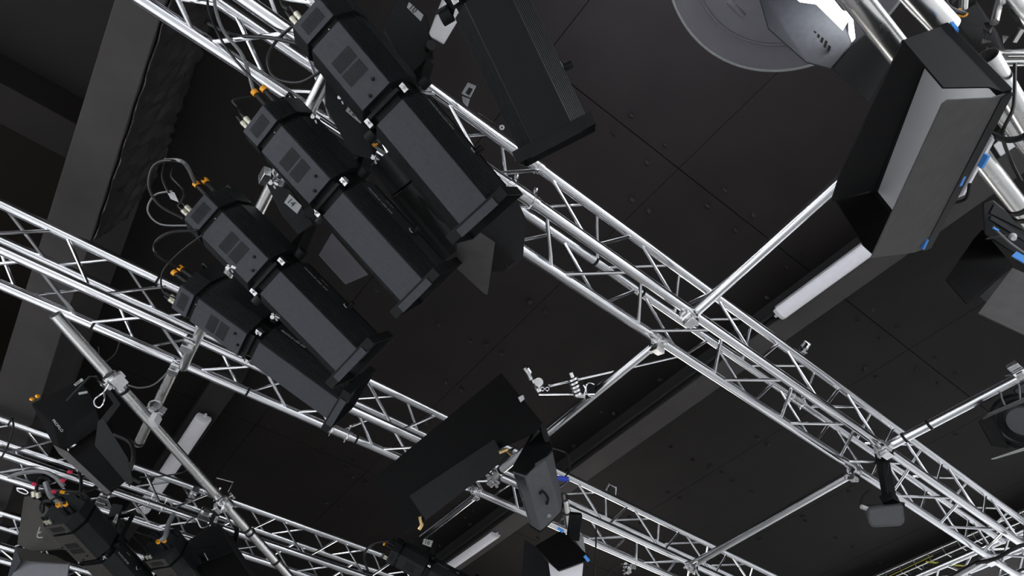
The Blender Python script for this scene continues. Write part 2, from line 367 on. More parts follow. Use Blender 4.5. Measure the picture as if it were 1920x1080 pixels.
pipe('scuffed pipe at the right edge below the blue tape', W((1866, 190), 1.55), W((1990, 350), 1.55), 0.025, 'alu_dull')
pipe('scuffed pipe with a black strap right of the panel light', W((1800, 245), 1.52), W((1960, 452), 1.52), 0.025, 'alu_dull', bands=(0.66, 0.73))
pipe('small yellowish metal connector pipe beside the thick pipe', W((1648, 26), 1.52), W((1678, 62), 1.52), 0.010, 'nickel', bands=(0.3,))
# ladder-like brace pipes at the top right corner
t = thing('lighting_truss', 'truss end with two level bars at the right edge', 'truss', W((1850, 100), 1.75), 'ceiling trusses')
for (p, q, h1, h2) in (((1846, 100), (1960, 99), 1.75, 1.65), ((1866, 117), (1960, 116), 1.62, 1.55), ((1808, -10), (1806, 16), 1.7, 1.7), ((1880, -20), (1864, 42), 1.8, 1.7), ((1915, 54), (1900, 78), 1.9, 1.9)):
    MB().tube(W(p, h1), W(q, h2), 0.0105, n=14).build('brace', 'alu_dull', t)
MB().pipe(W((1880, -25), 1.75), W((1960, 72), 1.75), 0.022).build('chord', 'alu_dull', t)

clamp('silver clamp where the upper polished pipe meets the long truss', W((1291, 590), 2.19), P1b - P1a, (0, 0, -1), k=1.2)
clamp('silver clamp holding the lower polished pipe to the long truss', W((1235, 641), 2.20), (1, 0, 0), (0, 0.4, -1), k=1.1)
clamp('silver clamp above the hanging speaker on the long truss', W((1655, 838), 2.15), (1, 0, 0), (0, 0, -1), k=1.2)
clamp('silver clamp at the middle of the long truss lower edge', W((1600, 884), 2.19), (1, 0, 0), (0, .5, -1))
clamp('silver clamp where a polished pipe ends at the bottom edge', W((1294, 1060), 2.28), (0, 1, 0), (1, 0, -.4))
clamp('silver clamp left of the vented grey housing', W((925, 895), 2.22), P4a - P4b, (-.3, .3, -1))
clamp('silver clamp under the big black barn door on the left truss', W((893, 922), 2.32), (1, 0, 0), (0, 0, -1), k=.9)
clamp('silver clamp on the left truss below the smallest profile spotlight', W((357, 640), 2.30), (1, 0.0, 0), (0, 0, -1), k=1.2)
clamp('silver clamp at the top of the short scuffed pipe', W((331, 684), 2.33), (1, 0, 0), (0, 0, -1), k=1.1)
clamp('silver clamp near the open end of the slanting pipe', W((212, 712), 2.05), LPb - LPa, (0.4, -.6, -.4), k=1.4)
clamp('silver clamp between the short scuffed pipe and the slanting pipe', W((287, 765), 2.22), (0, 1, 0), (1, 0, -.2), k=1.2)
clamp('silver clamp holding the row pipe between two profile spotlights', W((520, 338), 2.12), (0, 1, 0), (-1, 0, -.4), k=1.2)
clamp('silver clamp on the slanting pipe low in the corner', W((424, 945), 1.96), LPb - LPa, (-.4, .6, -.3), k=1.1)
clamp('silver clamp at the tip of the hanging black box light', W((196, 930), 2.36), (1, 0, 0), (0, 0, -1), k=1.3)
clamp('silver clamp on the bottom left truss behind the slanting pipe', W((362, 925), 2.6), (1, 0, 0), (0, -1, 0), k=1.0)
clamp('silver clamp tangled behind the dark box light at the bottom', W((385, 962), 2.5), (1, 0, 0), (0, 0, -1), k=1.6)
clamp('silver clamp on the right edge pipe near the round lamp', W((1913, 700), 2.14), (0, 1, 0), (-.6, 0, .4), k=1.1)
clamp('silver clamp at the far end of the long truss', W((1850, 1040), 2.24), (1, 0, 0), (0, 0, -1), k=1.4)
clamp('silver clamp beside the tag at the bottom centre right', W((1176, 1062), 2.5), (1, 0, 0), (0, 0, -1), k=.9)
o = MB().box(W((291, 787), 2.00), (0.052, 0.03, 0.05), Matrix.Rotation(0.9, 3, 'Z')).build('junction_plate', 'white', bevel=0.002); tag(o, 'small white square plate on the slanting pipe', 'plate')

def hook(label, pts, h, r=0.008, blk=None):
    t = thing('hook_clamp', label, 'hook', W(pts[0], h), 'bent hooks clipped on the trusses')
    MB().path([W(p, h) for p in pts], r, 6, smooth=1).build('bent_bar', 'alu', t)
    if blk: MB().box(W(blk, h - .01), (0.035, 0.03, 0.06)).build('jaw', 'steel', t, bevel=.002)
hook('bent hook standing above the lower centre truss', ((1133, 924), (1142, 908), (1155, 914), (1154, 930)), 2.75, blk=(1139, 922))
hook('bent hook above the bottom left truss', ((406, 896), (437, 904), (428, 922)), 2.9, 0.006)
hook('slotted hook on the far side of the long truss', ((1500, 652), (1510, 640), (1518, 645), (1512, 655)), 2.5, blk=(1503, 655))
t = thing('slotted_bracket', 'grey slotted bracket above the long truss near the top spotlight', 'bracket', W((880, 175), 2.5))
MB().slab([D((866, 176), 2.5), D((878, 155), 2.5), (D((892, 161), 2.46)), D((881, 183), 2.46)], 0.006).build('plate', 'sticker', t, bevel=.001)
MB().slab([D((873, 175), 2.44), D((880, 164), 2.44), D((886, 167), 2.42), D((879, 178), 2.42)], 0.004).build('slot', 'slot', t)
MB().loft([D((866, 180), 2.44), D((881, 186), 2.44), D((877, 201), 2.44), D((868, 192), 2.44)], [D((866, 180), 2.46), D((881, 186), 2.46), D((877, 201), 2.46), D((868, 192), 2.46)]).build('lower_plate', 'alu', t)
# ================================================================== PROFILE SPOTLIGHTS
def section(hw=0.061, W2=0.108, zb=-0.12, zs=-0.052, zt=0.05, ztop=0.10, ribs=9):
    P = [(-hw, zb)]
    def ribline(a, b):
        out = []; a = Vector(a); b = Vector(b); d = b - a; nrm = Vector((d.y, -d.x)).normalized()
        for k in range(ribs):
            t0 = (k + 0.15) / ribs; t1 = (k + 0.5) / ribs; t2 = (k + 0.85) / ribs
            out += [a + d * t0, a + d * t0 + nrm * -0.004, a + d * t1 + nrm * -0.004, a + d * t1 + nrm * 0.0, ]
        return [(p.x, p.y) for p in out]
    R = [(hw, zb)] + ribline((hw + .003, zb + .003), (W2, zs)) + [(W2, zs), (W2, zt), (hw, ztop)]
    L = [(-y, z) for y, z in reversed(R)]
    return R + L
SEC = section()
def make_profile(label, mat3, t, k=1.0, num=None, cables=True, body='powder', front=True, holder=True, lettering='PROFILO LED 200', yoke=True):
    r = thing('profile_spotlight', label, 'spotlight', Vector(t) * k + Vector((0, 0, EYE)), 'profile spotlights on the rig', mat3, k)
    kw = dict(world=False)
    flat = 0.0605
    def shell(nm, x0, x1, k0=1.0):
        o = MB().prism(SEC, x0, x1, k0, k0).build(nm, 'ribbed', r, **kw)
        MB().box(((x0 + x1) / 2, 0, -0.1205 * k0), (x1 - x0, 2 * flat * k0, 0.003)).build('bottom_plate', body, o, bevel=0.0012, **kw)
        return o
    cap = shell('rear_housing', 0.0, 0.072)
    b = MB()
    for i in range(13): b.box((0.036, -0.036 + i * 0.006, -0.1225), (0.040, 0.0028, 0.0012))
    b.build('vent_slots', 'slot', cap, **kw)
    MB().prism(SEC, 0.070, 0.097, 0.90, 0.90).build('black_gap', 'black', r, **kw)
    main = shell('main_housing', 0.095, 0.34)
    b = MB()
    for x in (0.190, 0.242):
        for i in range(14): b.box((x, -0.034 + i * 0.0056, -0.1225), (0.044, 0.0026, 0.0012))
    b.build('vent_slots', 'slot', main, **kw)
    b = MB()
    for x, y in ((0.295, -0.028), (0.325, 0.012)): b.tube((x, y, -0.1215), (x, y, -0.1275), 0.0062, 0.005, 14)
    b.build('screw_heads', 'black', main, **kw)
    MB().tube((0.085, -0.02, -0.110), (0.085, -0.02, -0.1125), 0.002, n=8).build('indicator', 'white', r, **kw)
    MB().prism(SEC, 0.338, 0.402, 0.80, 0.80).build('shutter_gate', 'black', r, **kw)
    for y in (-0.078, 0.078):
        MB().box((0.37, y, -0.085), (0.030, 0.018, 0.024)).tube((0.37, y, -0.095), (0.37, y, -0.108), 0.005, n=10).build('gate_latch', 'steel', r, bevel=0.002, **kw)
    MB().box((0.366, 0.0, -0.108), (0.012, 0.13, 0.010)).build('shutter_blade', 'black', r, **kw)
    bar_ = MB().prism(SEC, 0.400, 0.800, 0.94, 0.94).build('lens_barrel', 'ribbed', r, **kw)
    MB().box((0.6, 0, -0.1135), (0.40, 2 * flat * 0.94, 0.003)).build('bottom_plate', body, bar_, bevel=0.0012, **kw)
    if lettering:
        text(lettering, 0.016, bar_, (0.425, -0.1022, -0.028), (1, 0, 0), (0, 0, 1), 'print')
        text('LED DMX', 0.009, bar_, (0.49, -0.1022, 0.014), (1, 0, 0), (0, 0, 1), 'sticker')
    b = MB(); b.ring((0.635, -0.102, 0.0), (0, 1, 0.0), 0.011, 0.0022, 14, 6, 0.4, 3.4); b.build('safety_ring', 'white', bar_, **kw)
    MB().tube((0.645, -0.1, 0.002), (0.645, -0.13, 0.002), 0.012, 0.010, 16).build('focus_knob', 'black', bar_, **kw)
    for s_ in (-1, 1): MB().box((0.60, s_ * 0.103, 0.035), (0.36, 0.004, 0.006)).build('side_rail', 'black', bar_, **kw)
    if holder:
        b = MB(); e = 0.114
        for (c, s_) in (((0.812, 0, -e), (0.034, 0.232, 0.004)), ((0.812, 0, 0.105), (0.034, 0.232, 0.004)), ((0.812, 0.114, 0), (0.034, 0.004, 0.225)), ((0.812, -0.114, 0), (0.034, 0.004, 0.225))): b.box(c, s_)
        b.build('gel_frame', 'black', r, bevel=0.001, **kw)
        MB().box((0.818, 0.0, -0.119), (0.028, 0.15, 0.004)).build('frame_lip', body, r, **kw)
        MB().tube((0.79, 0, -0.01), (0.806, 0, -0.01), 0.082, 0.075, 32).build('front_lens', 'glass', r, **kw)
    # handles on the rear
    for y in (-0.095, 0.088): MB().path([(0.01, y, 0.03), (-0.035, y, 0.035), (-0.035, y * 0.55, 0.06), (0.01, y * 0.5, 0.06)], 0.006, 8, 4).build('rear_handle', 'black', r, **kw)
    if cables:
        for (y, z, dx) in ((-0.070, -0.045, 0), (-0.040, -0.055, 0.012)):
            pg = MB().tube((0.0, y, z), (-0.065 - dx, y, z), 0.0115, 0.009, 14).build('power_plug', 'rubber', r, **kw)
            b = MB(); b.pipe((-0.066 - dx, y, z), (-0.082 - dx, y, z), 0.0125, 0.003, 16); b.build('locking_ring', 'orange', pg, **kw)
        for y in (0.030, 0.050):
            b = MB(); b.tube((0.0, y, -0.1), (-0.020, y, -0.1), 0.0085, n=14); b.tube((-0.020, y, -0.1), (-0.034, y, -0.1), 0.0095, n=14); b.build('data_plug', 'nickel', r, **kw)
            MB().tube((-0.034, y, -0.1), (-0.062, y * 1.02, -0.1), 0.008, 0.004, 12).build('data_boot', 'rubber', r, **kw)
    if yoke:
        m3 = Matrix([list(q) for q in mat3]); inv = m3.transposed(); up = inv @ Vector((0, 0, 1))
        b = MB()
        for s_ in (-1, 1):
            p0 = Vector((0.372, s_ * 0.118, -0.01)); b.bar(p0 - up * 0.01, p0 + up * 0.20, 0.034, 0.006, (0, 1, 0)); b.tube(p0 - Vector((0, s_ * 0.012, 0)), p0 + Vector((0, s_ * 0.022, 0)), 0.020, n=18)
        b.bar(Vector((0.372, -0.12, -0.01)) + up * 0.20, Vector((0.372, 0.12, -0.01)) + up * 0.20, 0.034, 0.006, up)
        yk = b.build('yoke', 'black', r, bevel=0.0015, **kw)
        if num:
            q = Vector((0.372, 0.13, 0.0)) + up * 0.045
    return r
P = {}
def prof(key, label, mat3, t, k, **a): P[key] = (make_profile(label, mat3, t, k, **a), np.array(mat3), np.array(t), k)
m1 = [[0.8638, -0.1908, 0.4664], [0.0757, 0.9642, 0.2542], [-0.4982, -0.1843, 0.8473]]
m2 = [[0.8806, -0.1193, 0.4586], [0.0385, 0.9826, 0.1818], [-0.4723, -0.1424, 0.8698]]
m3_ = [[0.8735, -0.1673, 0.4572], [-0.0299, 0.9189, 0.3932], [-0.4859, -0.3572, 0.7977]]
m4 = [[0.908, 0.0973, 0.4076], [-0.1551, 0.9816, 0.1111], [-0.3893, -0.1641, 0.9064]]
m0 = [[0.8054, -0.4407, 0.3964], [0.3267, 0.8881, 0.3234], [-0.4945, -0.131, 0.8593]]
m7 = [[0.7336, -0.6795, 0.0114], [0.6752, 0.7306, 0.1016], [-0.0773, -0.0668, 0.9948]]
m10 = [[0.8998, 0.0992, 0.4248], [-0.2936, 0.8579, 0.4216], [-0.3226, -0.5041, 0.8011]]
prof('1', 'largest profile spotlight of the slanted row, nearest the top', m1, (-0.126, 0.84, 2.121), 0.93, num='12')
prof('2', 'profile spotlight second in the row with two cables marked by amber rings', m2, (-0.119, 1.259, 2.135), 0.93, num='14')
prof('3', 'profile spotlight third in the row with looping grey cables', m3_, (-0.15, 1.704, 2.074), 0.95)
prof('4', 'smallest profile spotlight of the row, overlapping the left truss', m4, (-0.065, 2.158, 2.107), 0.97)
prof('0', 'black spotlight barrel at the top edge pointing down', m0, (-0.09, 0.279, 2.037), 0.90, cables=False, body='black', lettering=None, holder=True)
prof('7', 'warm grey profile spotlight at the bottom left corner', m7, (-0.089, 4.159, 2.046), 1.0, body='powder_warm')
dd = W((272, 1053), 2.0) - H(0, 0, 0); Mx = np.array(m7); tt = np.array(dd) - Mx @ np.array([0, .0612, -.12])
prof('8', 'warm grey profile spotlight cut off by the bottom edge', m7, tuple(tt), 1.0, body='powder_warm')
prof('10', 'dark profile spotlight at the bottom edge below the big barn door', m10, (2.444, 5.056, 3.033), 0.76, body='ribbed')
# a hidden neighbour between the first two of the row
t = thing('slim_spotlight', 'mostly hidden slim black spotlight between the first two of the row', 'spotlight', D((712, 300), 2.3))
MB().tube(D((712, 298), 2.30), D((755, 352), 2.33), 0.050, n=36).build('rear_body', 'ribbed', t, bevel=.003)
MB().tube(D((755, 352), 2.33), D((850, 470), 2.42), 0.058, n=36).build('barrel', 'black', t, bevel=.003)
for q, m_ in (((697, 271), 'orange'), ((703, 267), 'orange')): MB().ring(D(q, 2.26), Vector(RW[2]), 0.009, 0.004, 14, 8, 0.4, 4.6).build('locking_ring', m_, t)
for q, w_ in (((702, 262), (688, 225)), ((712, 268), (697, 233))): MB().tube(D(q, 2.26), D(w_, 2.24), 0.005, n=10).build('lead', 'cgrey', t)
b = MB()
for k in range(9): b.box(D((792 + k * 4.2, 372 + k * 5.0), 2.30), (0.03, 0.003, 0.004))
b.build('vent_slots', 'slot', t)
def rootpt(key, l):
    r, mm, tt_, k = P[key]; q = (mm @ np.array(l) + tt_) * k; return Vector((q[0], q[1], q[2] + EYE))
# stickers with numbers
def sticker(label, quad, d, s, size, dark=False):
    pts = [D(p, d) for p in quad]
    t = thing('number_tag', label, 'tag', pts[0], 'number tags on the lamps')
    MB().slab(pts, 0.002).build('plate', 'sticker', t)
    x = (pts[1] - pts[0]); y = (pts[0] - pts[3]); c0 = pts[3] * 0.5 + pts[0] * 0.5 + x * 0.12
    n = x.cross(y).normalized(); view = (Vector((0, 0, EYE)) - c0)
    if n.dot(view) < 0: n = -n
    text(s, size, t, c0 + n * 0.003 - pts[0], x, y, 'ink')
sticker('grey tag numbered 14 beside the second profile spotlight', ((543, 364), (566, 386), (557, 401), (533, 380)), 1.95, '14', 0.026)
sticker('grey tag numbered 12 beside the first profile spotlight', ((657, 193), (684, 218), (676, 232), (648, 208)), 1.90, '12', 0.030)
sticker('grey tag numbered 10 at the top edge', ((767, 4), (794, 28), (789, 40), (763, 14)), 1.9, '10', 0.026)
sticker('white tag numbered 34 on the arm at the bottom left', ((219, 963), (222, 966), (218, 982), (211, 978)), 3.8, '34', 0.031)
sticker('white tag on the back of the hanging black box light', ((138, 721), (153, 709), (157, 713), (142, 724)), 3.0, '533', 0.019)
sticker('white tag numbered 36 on the arm behind the slanting pipe', ((405, 968), (410, 969), (406, 981), (400, 979)), 3.8, '36', 0.028)
sticker('grey tag numbered 16 above the bottom edge spotlight', ((795, 1010), (812, 1014), (808, 1026), (792, 1020)), 3.6, '16', 0.034)
sticker('grey tag at the bottom edge right of the centre', ((1184, 1056), (1193, 1058), (1192, 1068), (1183, 1066)), 4.2, '11', 0.024)
# yoke plates reaching down beside the barrels
for lab, quad, d in (('black hanger plate under tag 14', ((500, 345), (545, 355), (590, 420), (560, 440), (530, 405)), 2.02),
                     ('black hanger plate under tag 12', ((610, 130), (660, 185), (690, 225), (700, 300), (660, 290), (610, 200)), 2.02),
                     ('black hanger plate under tag 10', ((745, -10), (800, 30), (815, 110), (770, 140), (720, 60)), 2.05)):
    t = thing('hanger_plate', lab, 'bracket', D(quad[0], d), 'black hanger plates'); MB().slab([D(p, d) for p in quad], 0.012).build('plate', 'black', t, bevel=.003)
    c = D((quad[2][0] - 12, quad[2][1] - 20), d - 0.03); b = MB(); b.tube(c, c + Vector((0, -0.02, -0.02)), 0.016, n=18); b.build('tilt_knob', 'black', t)
# cables of the row
def cable(label, pts, r=0.0045, m='rubber', group='cables looping over the rig'):
    o = MB().path(pts, r, 8, 6).build('cable', m); return tag(o, label, 'cable', group)
def rp(key, y, z, dx=0.08): return rootpt(key, (-dx, y, z))
cable('black power cable rising from the second spotlight over the truss', [rp('2', -.07, -.045), D((452, 125), 2.1), D((415, 75), 2.15), D((392, 20), 2.2), D((388, -20), 2.2)])
cable('grey jacketed cable rising from the second spotlight', [rp('2', -.04, -.055, .092), D((455, 105), 2.15), D((420, 60), 2.18), D((405, 20), 2.2), D((400, -20), 2.3)], 0.006, 'cgrey')
cable('black cable lying across the truss at the top left', [D((392, 45), 2.3), D((440, 66), 2.2), D((500, 70), 2.12), D((560, 82), 2.0)], 0.007)
cable('black cable loop left of the first spotlight', [D((560, 40), 2.05), D((520, 75), 2.1), D((502, 110), 2.1), D((515, 145), 2.08), D((560, 155), 2.0), D((600, 135), 1.95)], 0.005)
cable('thick black cable bow behind the third spotlight', [rp('3', -.07, -.045), D((330, 303), 2.05), D((290, 310), 2.1), D((280, 350), 2.1), D((300, 385), 2.1), D((345, 410), 2.1)], 0.0055)
cable('pale grey cable end at the third spotlight', [rp('3', -.04, -.055, .092), D((345, 305), 2.05), D((310, 300), 2.1)], 0.0065, 'cgrey')
cable('thin data cable loop with a paper flag', [rp('3', .03, -.1, .06), D((320, 365), 2.0), D((305, 335), 2.05), D((308, 310), 2.1), D((315, 280), 2.2)], 0.004)
cable('thin black cable loop low beside the third spotlight', [D((322, 358), 2.05), D((290, 366), 2.1), D((277, 395), 2.1), D((300, 420), 2.1), D((350, 423), 2.1)], 0.003, 'cgrey')
cable('grey cable curving down to the smallest spotlight of the row', [rp('4', -.07, -.045), D((297, 480), 2.1), D((292, 455), 2.1), D((320, 436), 2.1), D((370, 432), 2.1)], 0.0055)
cable('thin cable bow over the left truss', [D((380, 440), 2.15), D((335, 475), 2.2), D((305, 510), 2.2), D((305, 545), 2.2), D((328, 560), 2.1)], 0.003)
cable('paired black data cables at the second spotlight', [rp('2', .03, -.1, .06), D((445, 200), 1.95), D((437, 188), 2.0), D((470, 182), 2.1)], 0.0035)
cable('paired black data cables at the first spotlight', [rp('1', .04, -.1, .06), D((530, 10), 1.9), D((520, -20), 2.0)], 0.0045)
cable('black cable pair dropping behind the third spotlight', [rp('3', .05, -.1, .06), D((345, 360), 1.98), D((322, 332), 2.0), D((325, 315), 2.1)], 0.0035)
o = MB().slab([D((311, 356), 2.0), D((327, 361), 2.0), D((335, 379), 1.98), D((320, 373), 1.98)], 0.001).build('paper_flag', 'white'); tag(o, 'white paper flag on the thin cable loop', 'tag')
cable('black safety cable along the left truss', [D((225, 640), 3.25), D((215, 665), 3.25), D((190, 680), 3.3), D((185, 650), 3.3)], 0.004)
cable('grey cord running between the scuffed pipe and the slanting pipe', [D((318, 694), 3.3), D((290, 720), 3.2), D((262, 727), 3.1), D((240, 722), 3.0)], 0.004, 'cgrey')
# grey flag panel and dark leaves near the row
t = thing('flag_panel', 'small grey flag panel peeking out left of the second barrel', 'panel', D((610, 470), 2.6)); MB().slab([D((598, 478), 2.55), D((622, 437), 2.62), D((690, 515), 2.62), D((648, 533), 2.55)], 0.004).build('plate', 'panel_dim' if 'panel_dim' in M else 'dish', t)
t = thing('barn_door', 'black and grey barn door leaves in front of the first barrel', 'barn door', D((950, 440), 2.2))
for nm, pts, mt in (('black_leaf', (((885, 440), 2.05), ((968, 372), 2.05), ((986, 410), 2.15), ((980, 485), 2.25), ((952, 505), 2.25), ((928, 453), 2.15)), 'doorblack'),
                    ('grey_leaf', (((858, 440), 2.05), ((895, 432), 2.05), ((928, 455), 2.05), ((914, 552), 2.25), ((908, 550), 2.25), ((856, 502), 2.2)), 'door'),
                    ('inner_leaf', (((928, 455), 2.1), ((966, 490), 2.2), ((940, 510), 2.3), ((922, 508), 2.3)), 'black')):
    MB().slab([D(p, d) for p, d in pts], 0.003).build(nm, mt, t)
# ================================================================== PANEL LIGHT WITH BARN DOORS (right)
rs = 1.40
n1 = RW.T @ np.array([-0.932, 0.35, 0.092]); n1 = Vector(n1).normalized()
TL, TR, BR, BL = D((1765, 50), 0.93 * rs), D((1885, 175), 0.849 * rs), D((1735, 465), 1.185 * rs), D((1640, 360), 1.2656 * rs)
def onplane(p, q, n):          # where the sight line through p meets the plane through q with normal n
    v = Vector(RW.T @ np.array([(p[0] - 960) / FPX, (p[1] - 540) / FPX, 1.0])); e = Vector((0, 0, EYE))
    return e + v * ((q - e).dot(n) / v.dot(n))
t = thing('panel_light', 'large grey panel light with four barn doors and blue tape at the right', 'panel light', (TL + BR) / 2)
cc = (TL + TR + BR + BL) / 4
bk = [c + (cc - c) * 0.35 - n1 * 0.055 for c in (TL, TR, BR, BL)]
MB().loft([c - n1 * 0.012 for c in (TL, TR, BR, BL)], bk).build('housing', 'black', t, bevel=.003)
MB().slab([c + (cc - c) * 0.03 for c in (TL, TR, BR, BL)], 0.006).build('diffuser', 'panel', t)
b = MB()
for a_, c_ in ((TL, TR), (TR, BR), (BR, BL), (BL, TL)): b.bar(a_, c_, 0.014, 0.022, n1)
b.build('frame', 'black', t, bevel=.001)
q0 = cc + n1 * 0.15
def leafs(nm, hinge, free, m, par=t):
    a_, b_ = hinge; F = [onplane(p, q0, n1) for p in free]; mid = sum(F, Vector()) / len(F); nr = (b_ - a_).cross(mid - a_).normalized()
    return MB().slab([a_, b_] + [onplane(p, a_, nr) for p in free], 0.003).build(nm, m, par)
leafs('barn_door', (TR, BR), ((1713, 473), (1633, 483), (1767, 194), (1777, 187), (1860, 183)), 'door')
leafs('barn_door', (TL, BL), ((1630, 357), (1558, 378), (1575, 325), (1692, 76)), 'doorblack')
leafs('barn_door', (TR, TL), ((1692, 76), (1768, 165), (1853, 164)), 'flag')  # shade put into the colour, against lens spill on this leaf
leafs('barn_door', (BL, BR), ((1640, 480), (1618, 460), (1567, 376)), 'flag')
b = MB()
for p, q in (((1735, 160), (1694, 262)), ):
    A, B = onplane((1723, 140), TL, n1), onplane((1657, 296), TL, n1)
    MB().bar(A + n1 * 0.012, B + n1 * 0.012, 0.008, 0.005, n1).build('hinge_strip', 'steel', t)
for nm, p, q in (('blue_tape', (1838, 313), (1851, 290)), ('blue_tape', (1729, 465), (1737, 448)), ('blue_tape', (1783, 46), (1794, 60)), ('blue_tape', (1874, 158), (1887, 172))):
    A, B = D(p, 1.30 if p[0] > 1760 else 1.62), D(q, 1.28 if p[0] > 1760 else 1.60)
    MB().bar(A, B, 0.012, 0.006, n1).build(nm, 'blue', t)
A, B = D((1798, 345), 1.42), D((1811, 315), 1.38); MB().bar(A, B, 0.014, 0.006, n1).build('blue_tape', 'blue', t)
b = MB(); b.path([D((1776, 375), 1.5), D((1790, 380), 1.5), D((1812, 372), 1.48), D((1818, 345), 1.45)], 0.004); b.build('power_lead', 'rubber', t)
# slim white LED bar leaning on it
t = thing('led_bar', 'slim white bar light leaning behind the grey barn door', 'bar light', D((1860, 260), 1.5))
MB().loft([D((1840, 255), 1.42), D((1863, 258), 1.40), D((1866, 262), 1.44), D((1843, 259), 1.46)], [D((1791, 368), 1.56), D((1806, 364), 1.54), D((1809, 366), 1.58), D((1794, 372), 1.60)]).build('cover', 'tube', t, bevel=.002)
MB().loft([D((1843, 240), 1.42), D((1851, 243), 1.42), D((1863, 258), 1.41), D((1841, 256), 1.43)], [D((1847, 240), 1.47), D((1854, 243), 1.47), D((1866, 258), 1.45), D((1845, 256), 1.47)]).build('end_cap', 'sticker', t)
cable('black cables tangled at the right edge by the scuffed pipes', [D((1855, 250), 1.45), D((1885, 262), 1.4), D((1915, 258), 1.35), D((1940, 240), 1.3)], 0.007)
cable('thin black cable hanging from the scuffed pipes', [D((1903, 120), 1.5), D((1900, 200), 1.45), D((1880, 250), 1.45), D((1895, 300), 1.5), D((1915, 340), 1.5)], 0.004)
o = MB().loft([D((1862, 272), 1.8), D((1905, 238), 1.8), D((1922, 262), 1.8), D((1876, 294), 1.8)], [D((1862, 272), 1.84), D((1905, 238), 1.84), D((1922, 262), 1.84), D((1876, 294), 1.84)]).build('junction_box', 'white', bevel=.003); tag(o, 'pale plastic junction box between the scuffed pipes', 'box')
# fixture body and crumpled foil behind its top right corner
t = thing('lamp_body', 'black crumpled lamp hood behind the top right barn door', 'lamp', D((1850, 60), 1.8))
MB().loft([D((1785, 30), 1.7), D((1830, 5), 1.7), D((1862, 60), 1.7), D((1880, 110), 1.7), D((1850, 120), 1.65), D((1800, 55), 1.62)], [D((1790, 20), 1.9), D((1830, 0), 1.9), D((1870, 60), 1.9), D((1890, 105), 1.9), D((1860, 110), 1.9), D((1810, 55), 1.9)]).build('housing', 'flag', t, bevel=.004)
b = MB(); rr = random.Random(3)
for i in range(9):
    x, y = rr.uniform(1830, 1880), rr.uniform(40, 100); b.slab([D((x, y), 1.62 + rr.random() * .05), D((x + rr.uniform(8, 26), y + rr.uniform(-10, 14)), 1.66), D((x + rr.uniform(-4, 14), y + rr.uniform(10, 26)), 1.60 + rr.random() * .06)], 0.001)
b.build('foil_flaps', 'wrap', t)
b = MB(); c = D((1806, 22), 1.6); b.ring(c, Vector(RW[2]), 0.010, 0.0045, 14, 8, 0.5, 4.5); b.build('locking_ring', 'orange', t)
cable('black cable bundle in the top right corner', [D((1768, -10), 1.5), D((1780, 15), 1.5), D((1808, 25), 1.6)], 0.006)
cable('second black cable in the top right corner', [D((1795, -10), 1.5), D((1780, 8), 1.5), D((1770, 22), 1.55)], 0.006)
# ================================================================== BURNING LAMP WITH ROUND SKIRT (top)
t = thing('studio_lamp', 'burning white studio lamp with a big round skirt at the top edge', 'lamp', D((1500, 0), 2.0))
cA = D((1480, -104), 2.0); nA = (Vector((0, 0, EYE)) - cA).normalized(); rA = 226 / FPX * 2.0
b = MB(); b.tube(cA - nA * 0.006, cA + nA * 0.006, rA, n=96); b.build('round_skirt', 'dish', t)
MB().ring(cA + nA * 0.006, nA, rA, 0.0045, 96, 8).build('skirt_rim', 'sticker', t)
MB().ring(cA + nA * 0.012, nA, rA * 0.78, 0.0035, 96, 8).build('inner_rim', 'dish', t)
MB().tube(D((1366, 3), 1.95), D((1395, 31), 1.95), 0.009).build('spring_arm', 'dish', t)
hs = MB().loft([D((1415, -30), 1.80), D((1535, -60), 1.75), D((1599, 80), 1.62), D((1557, 130), 1.62), D((1511, 118), 1.70), D((1440, 55), 1.80)],
          [D((1415, -30), 1.94), D((1535, -60), 1.92), D((1585, 80), 1.92), D((1550, 125), 1.92), D((1511, 115), 1.92), D((1440, 55), 1.94)]).build('lamp_housing', 'powder', t, bevel=.004)
b = MB()
for i in range(4):
    for j in range(4):
        c = D((1528 + i * 7 + j * 6, 60 + j * 9 - i * 3 + i * 9), 1.655); b.box(c, (0.007, 0.004, 0.004))
b.build('vent_slots', 'slot', hs)
MB().loft([D((1462, -30), 1.60), D((1592, -30), 1.60), D((1590, 40), 1.60), D((1580, 57), 1.60), D((1530, 8), 1.60), D((1500, 4), 1.60)],
          [D((1462, -30), 1.64), D((1592, -30), 1.64), D((1590, 40), 1.64), D((1580, 57), 1.64), D((1530, 8), 1.64), D((1500, 4), 1.64)]).build('glowing_lens', 'lamp', t)  # outline widened to take in the glare around the lens
MB().slab([D((1592, 15), 1.60), D((1596, 15), 1.60), D((1603, 72), 1.60), D((1598, 78), 1.60), D((1592, 62), 1.60)], 0.004).build('lens_edge', 'lamp', t)
MB().slab([D((1606, 78), 1.62), D((1626, 62), 1.75), D((1668, 118), 2.0), D((1628, 190), 2.0), D((1560, 128), 1.75), D((1600, 82), 1.62)], 0.004).build('lower_flap', 'doorblack', t)
l = bpy.data.lights.new('added_glare_spot', 'SPOT'); l.energy = 90; l.spot_size = 2.0; l.spot_blend = 0.8; l.shadow_soft_size = 0.06; l.color = (0.84, 0.82, 1)  # added spot behind the skirt, imitating lens glare on the ceiling
lo = bpy.data.objects.new('added_glare_spot', l); COL.objects.link(lo); lo.location = D((1400, 20), 2.15); lo.rotation_euler = (D((1220, 150), 3.8) - lo.location).to_track_quat('-Z', 'Y').to_euler()
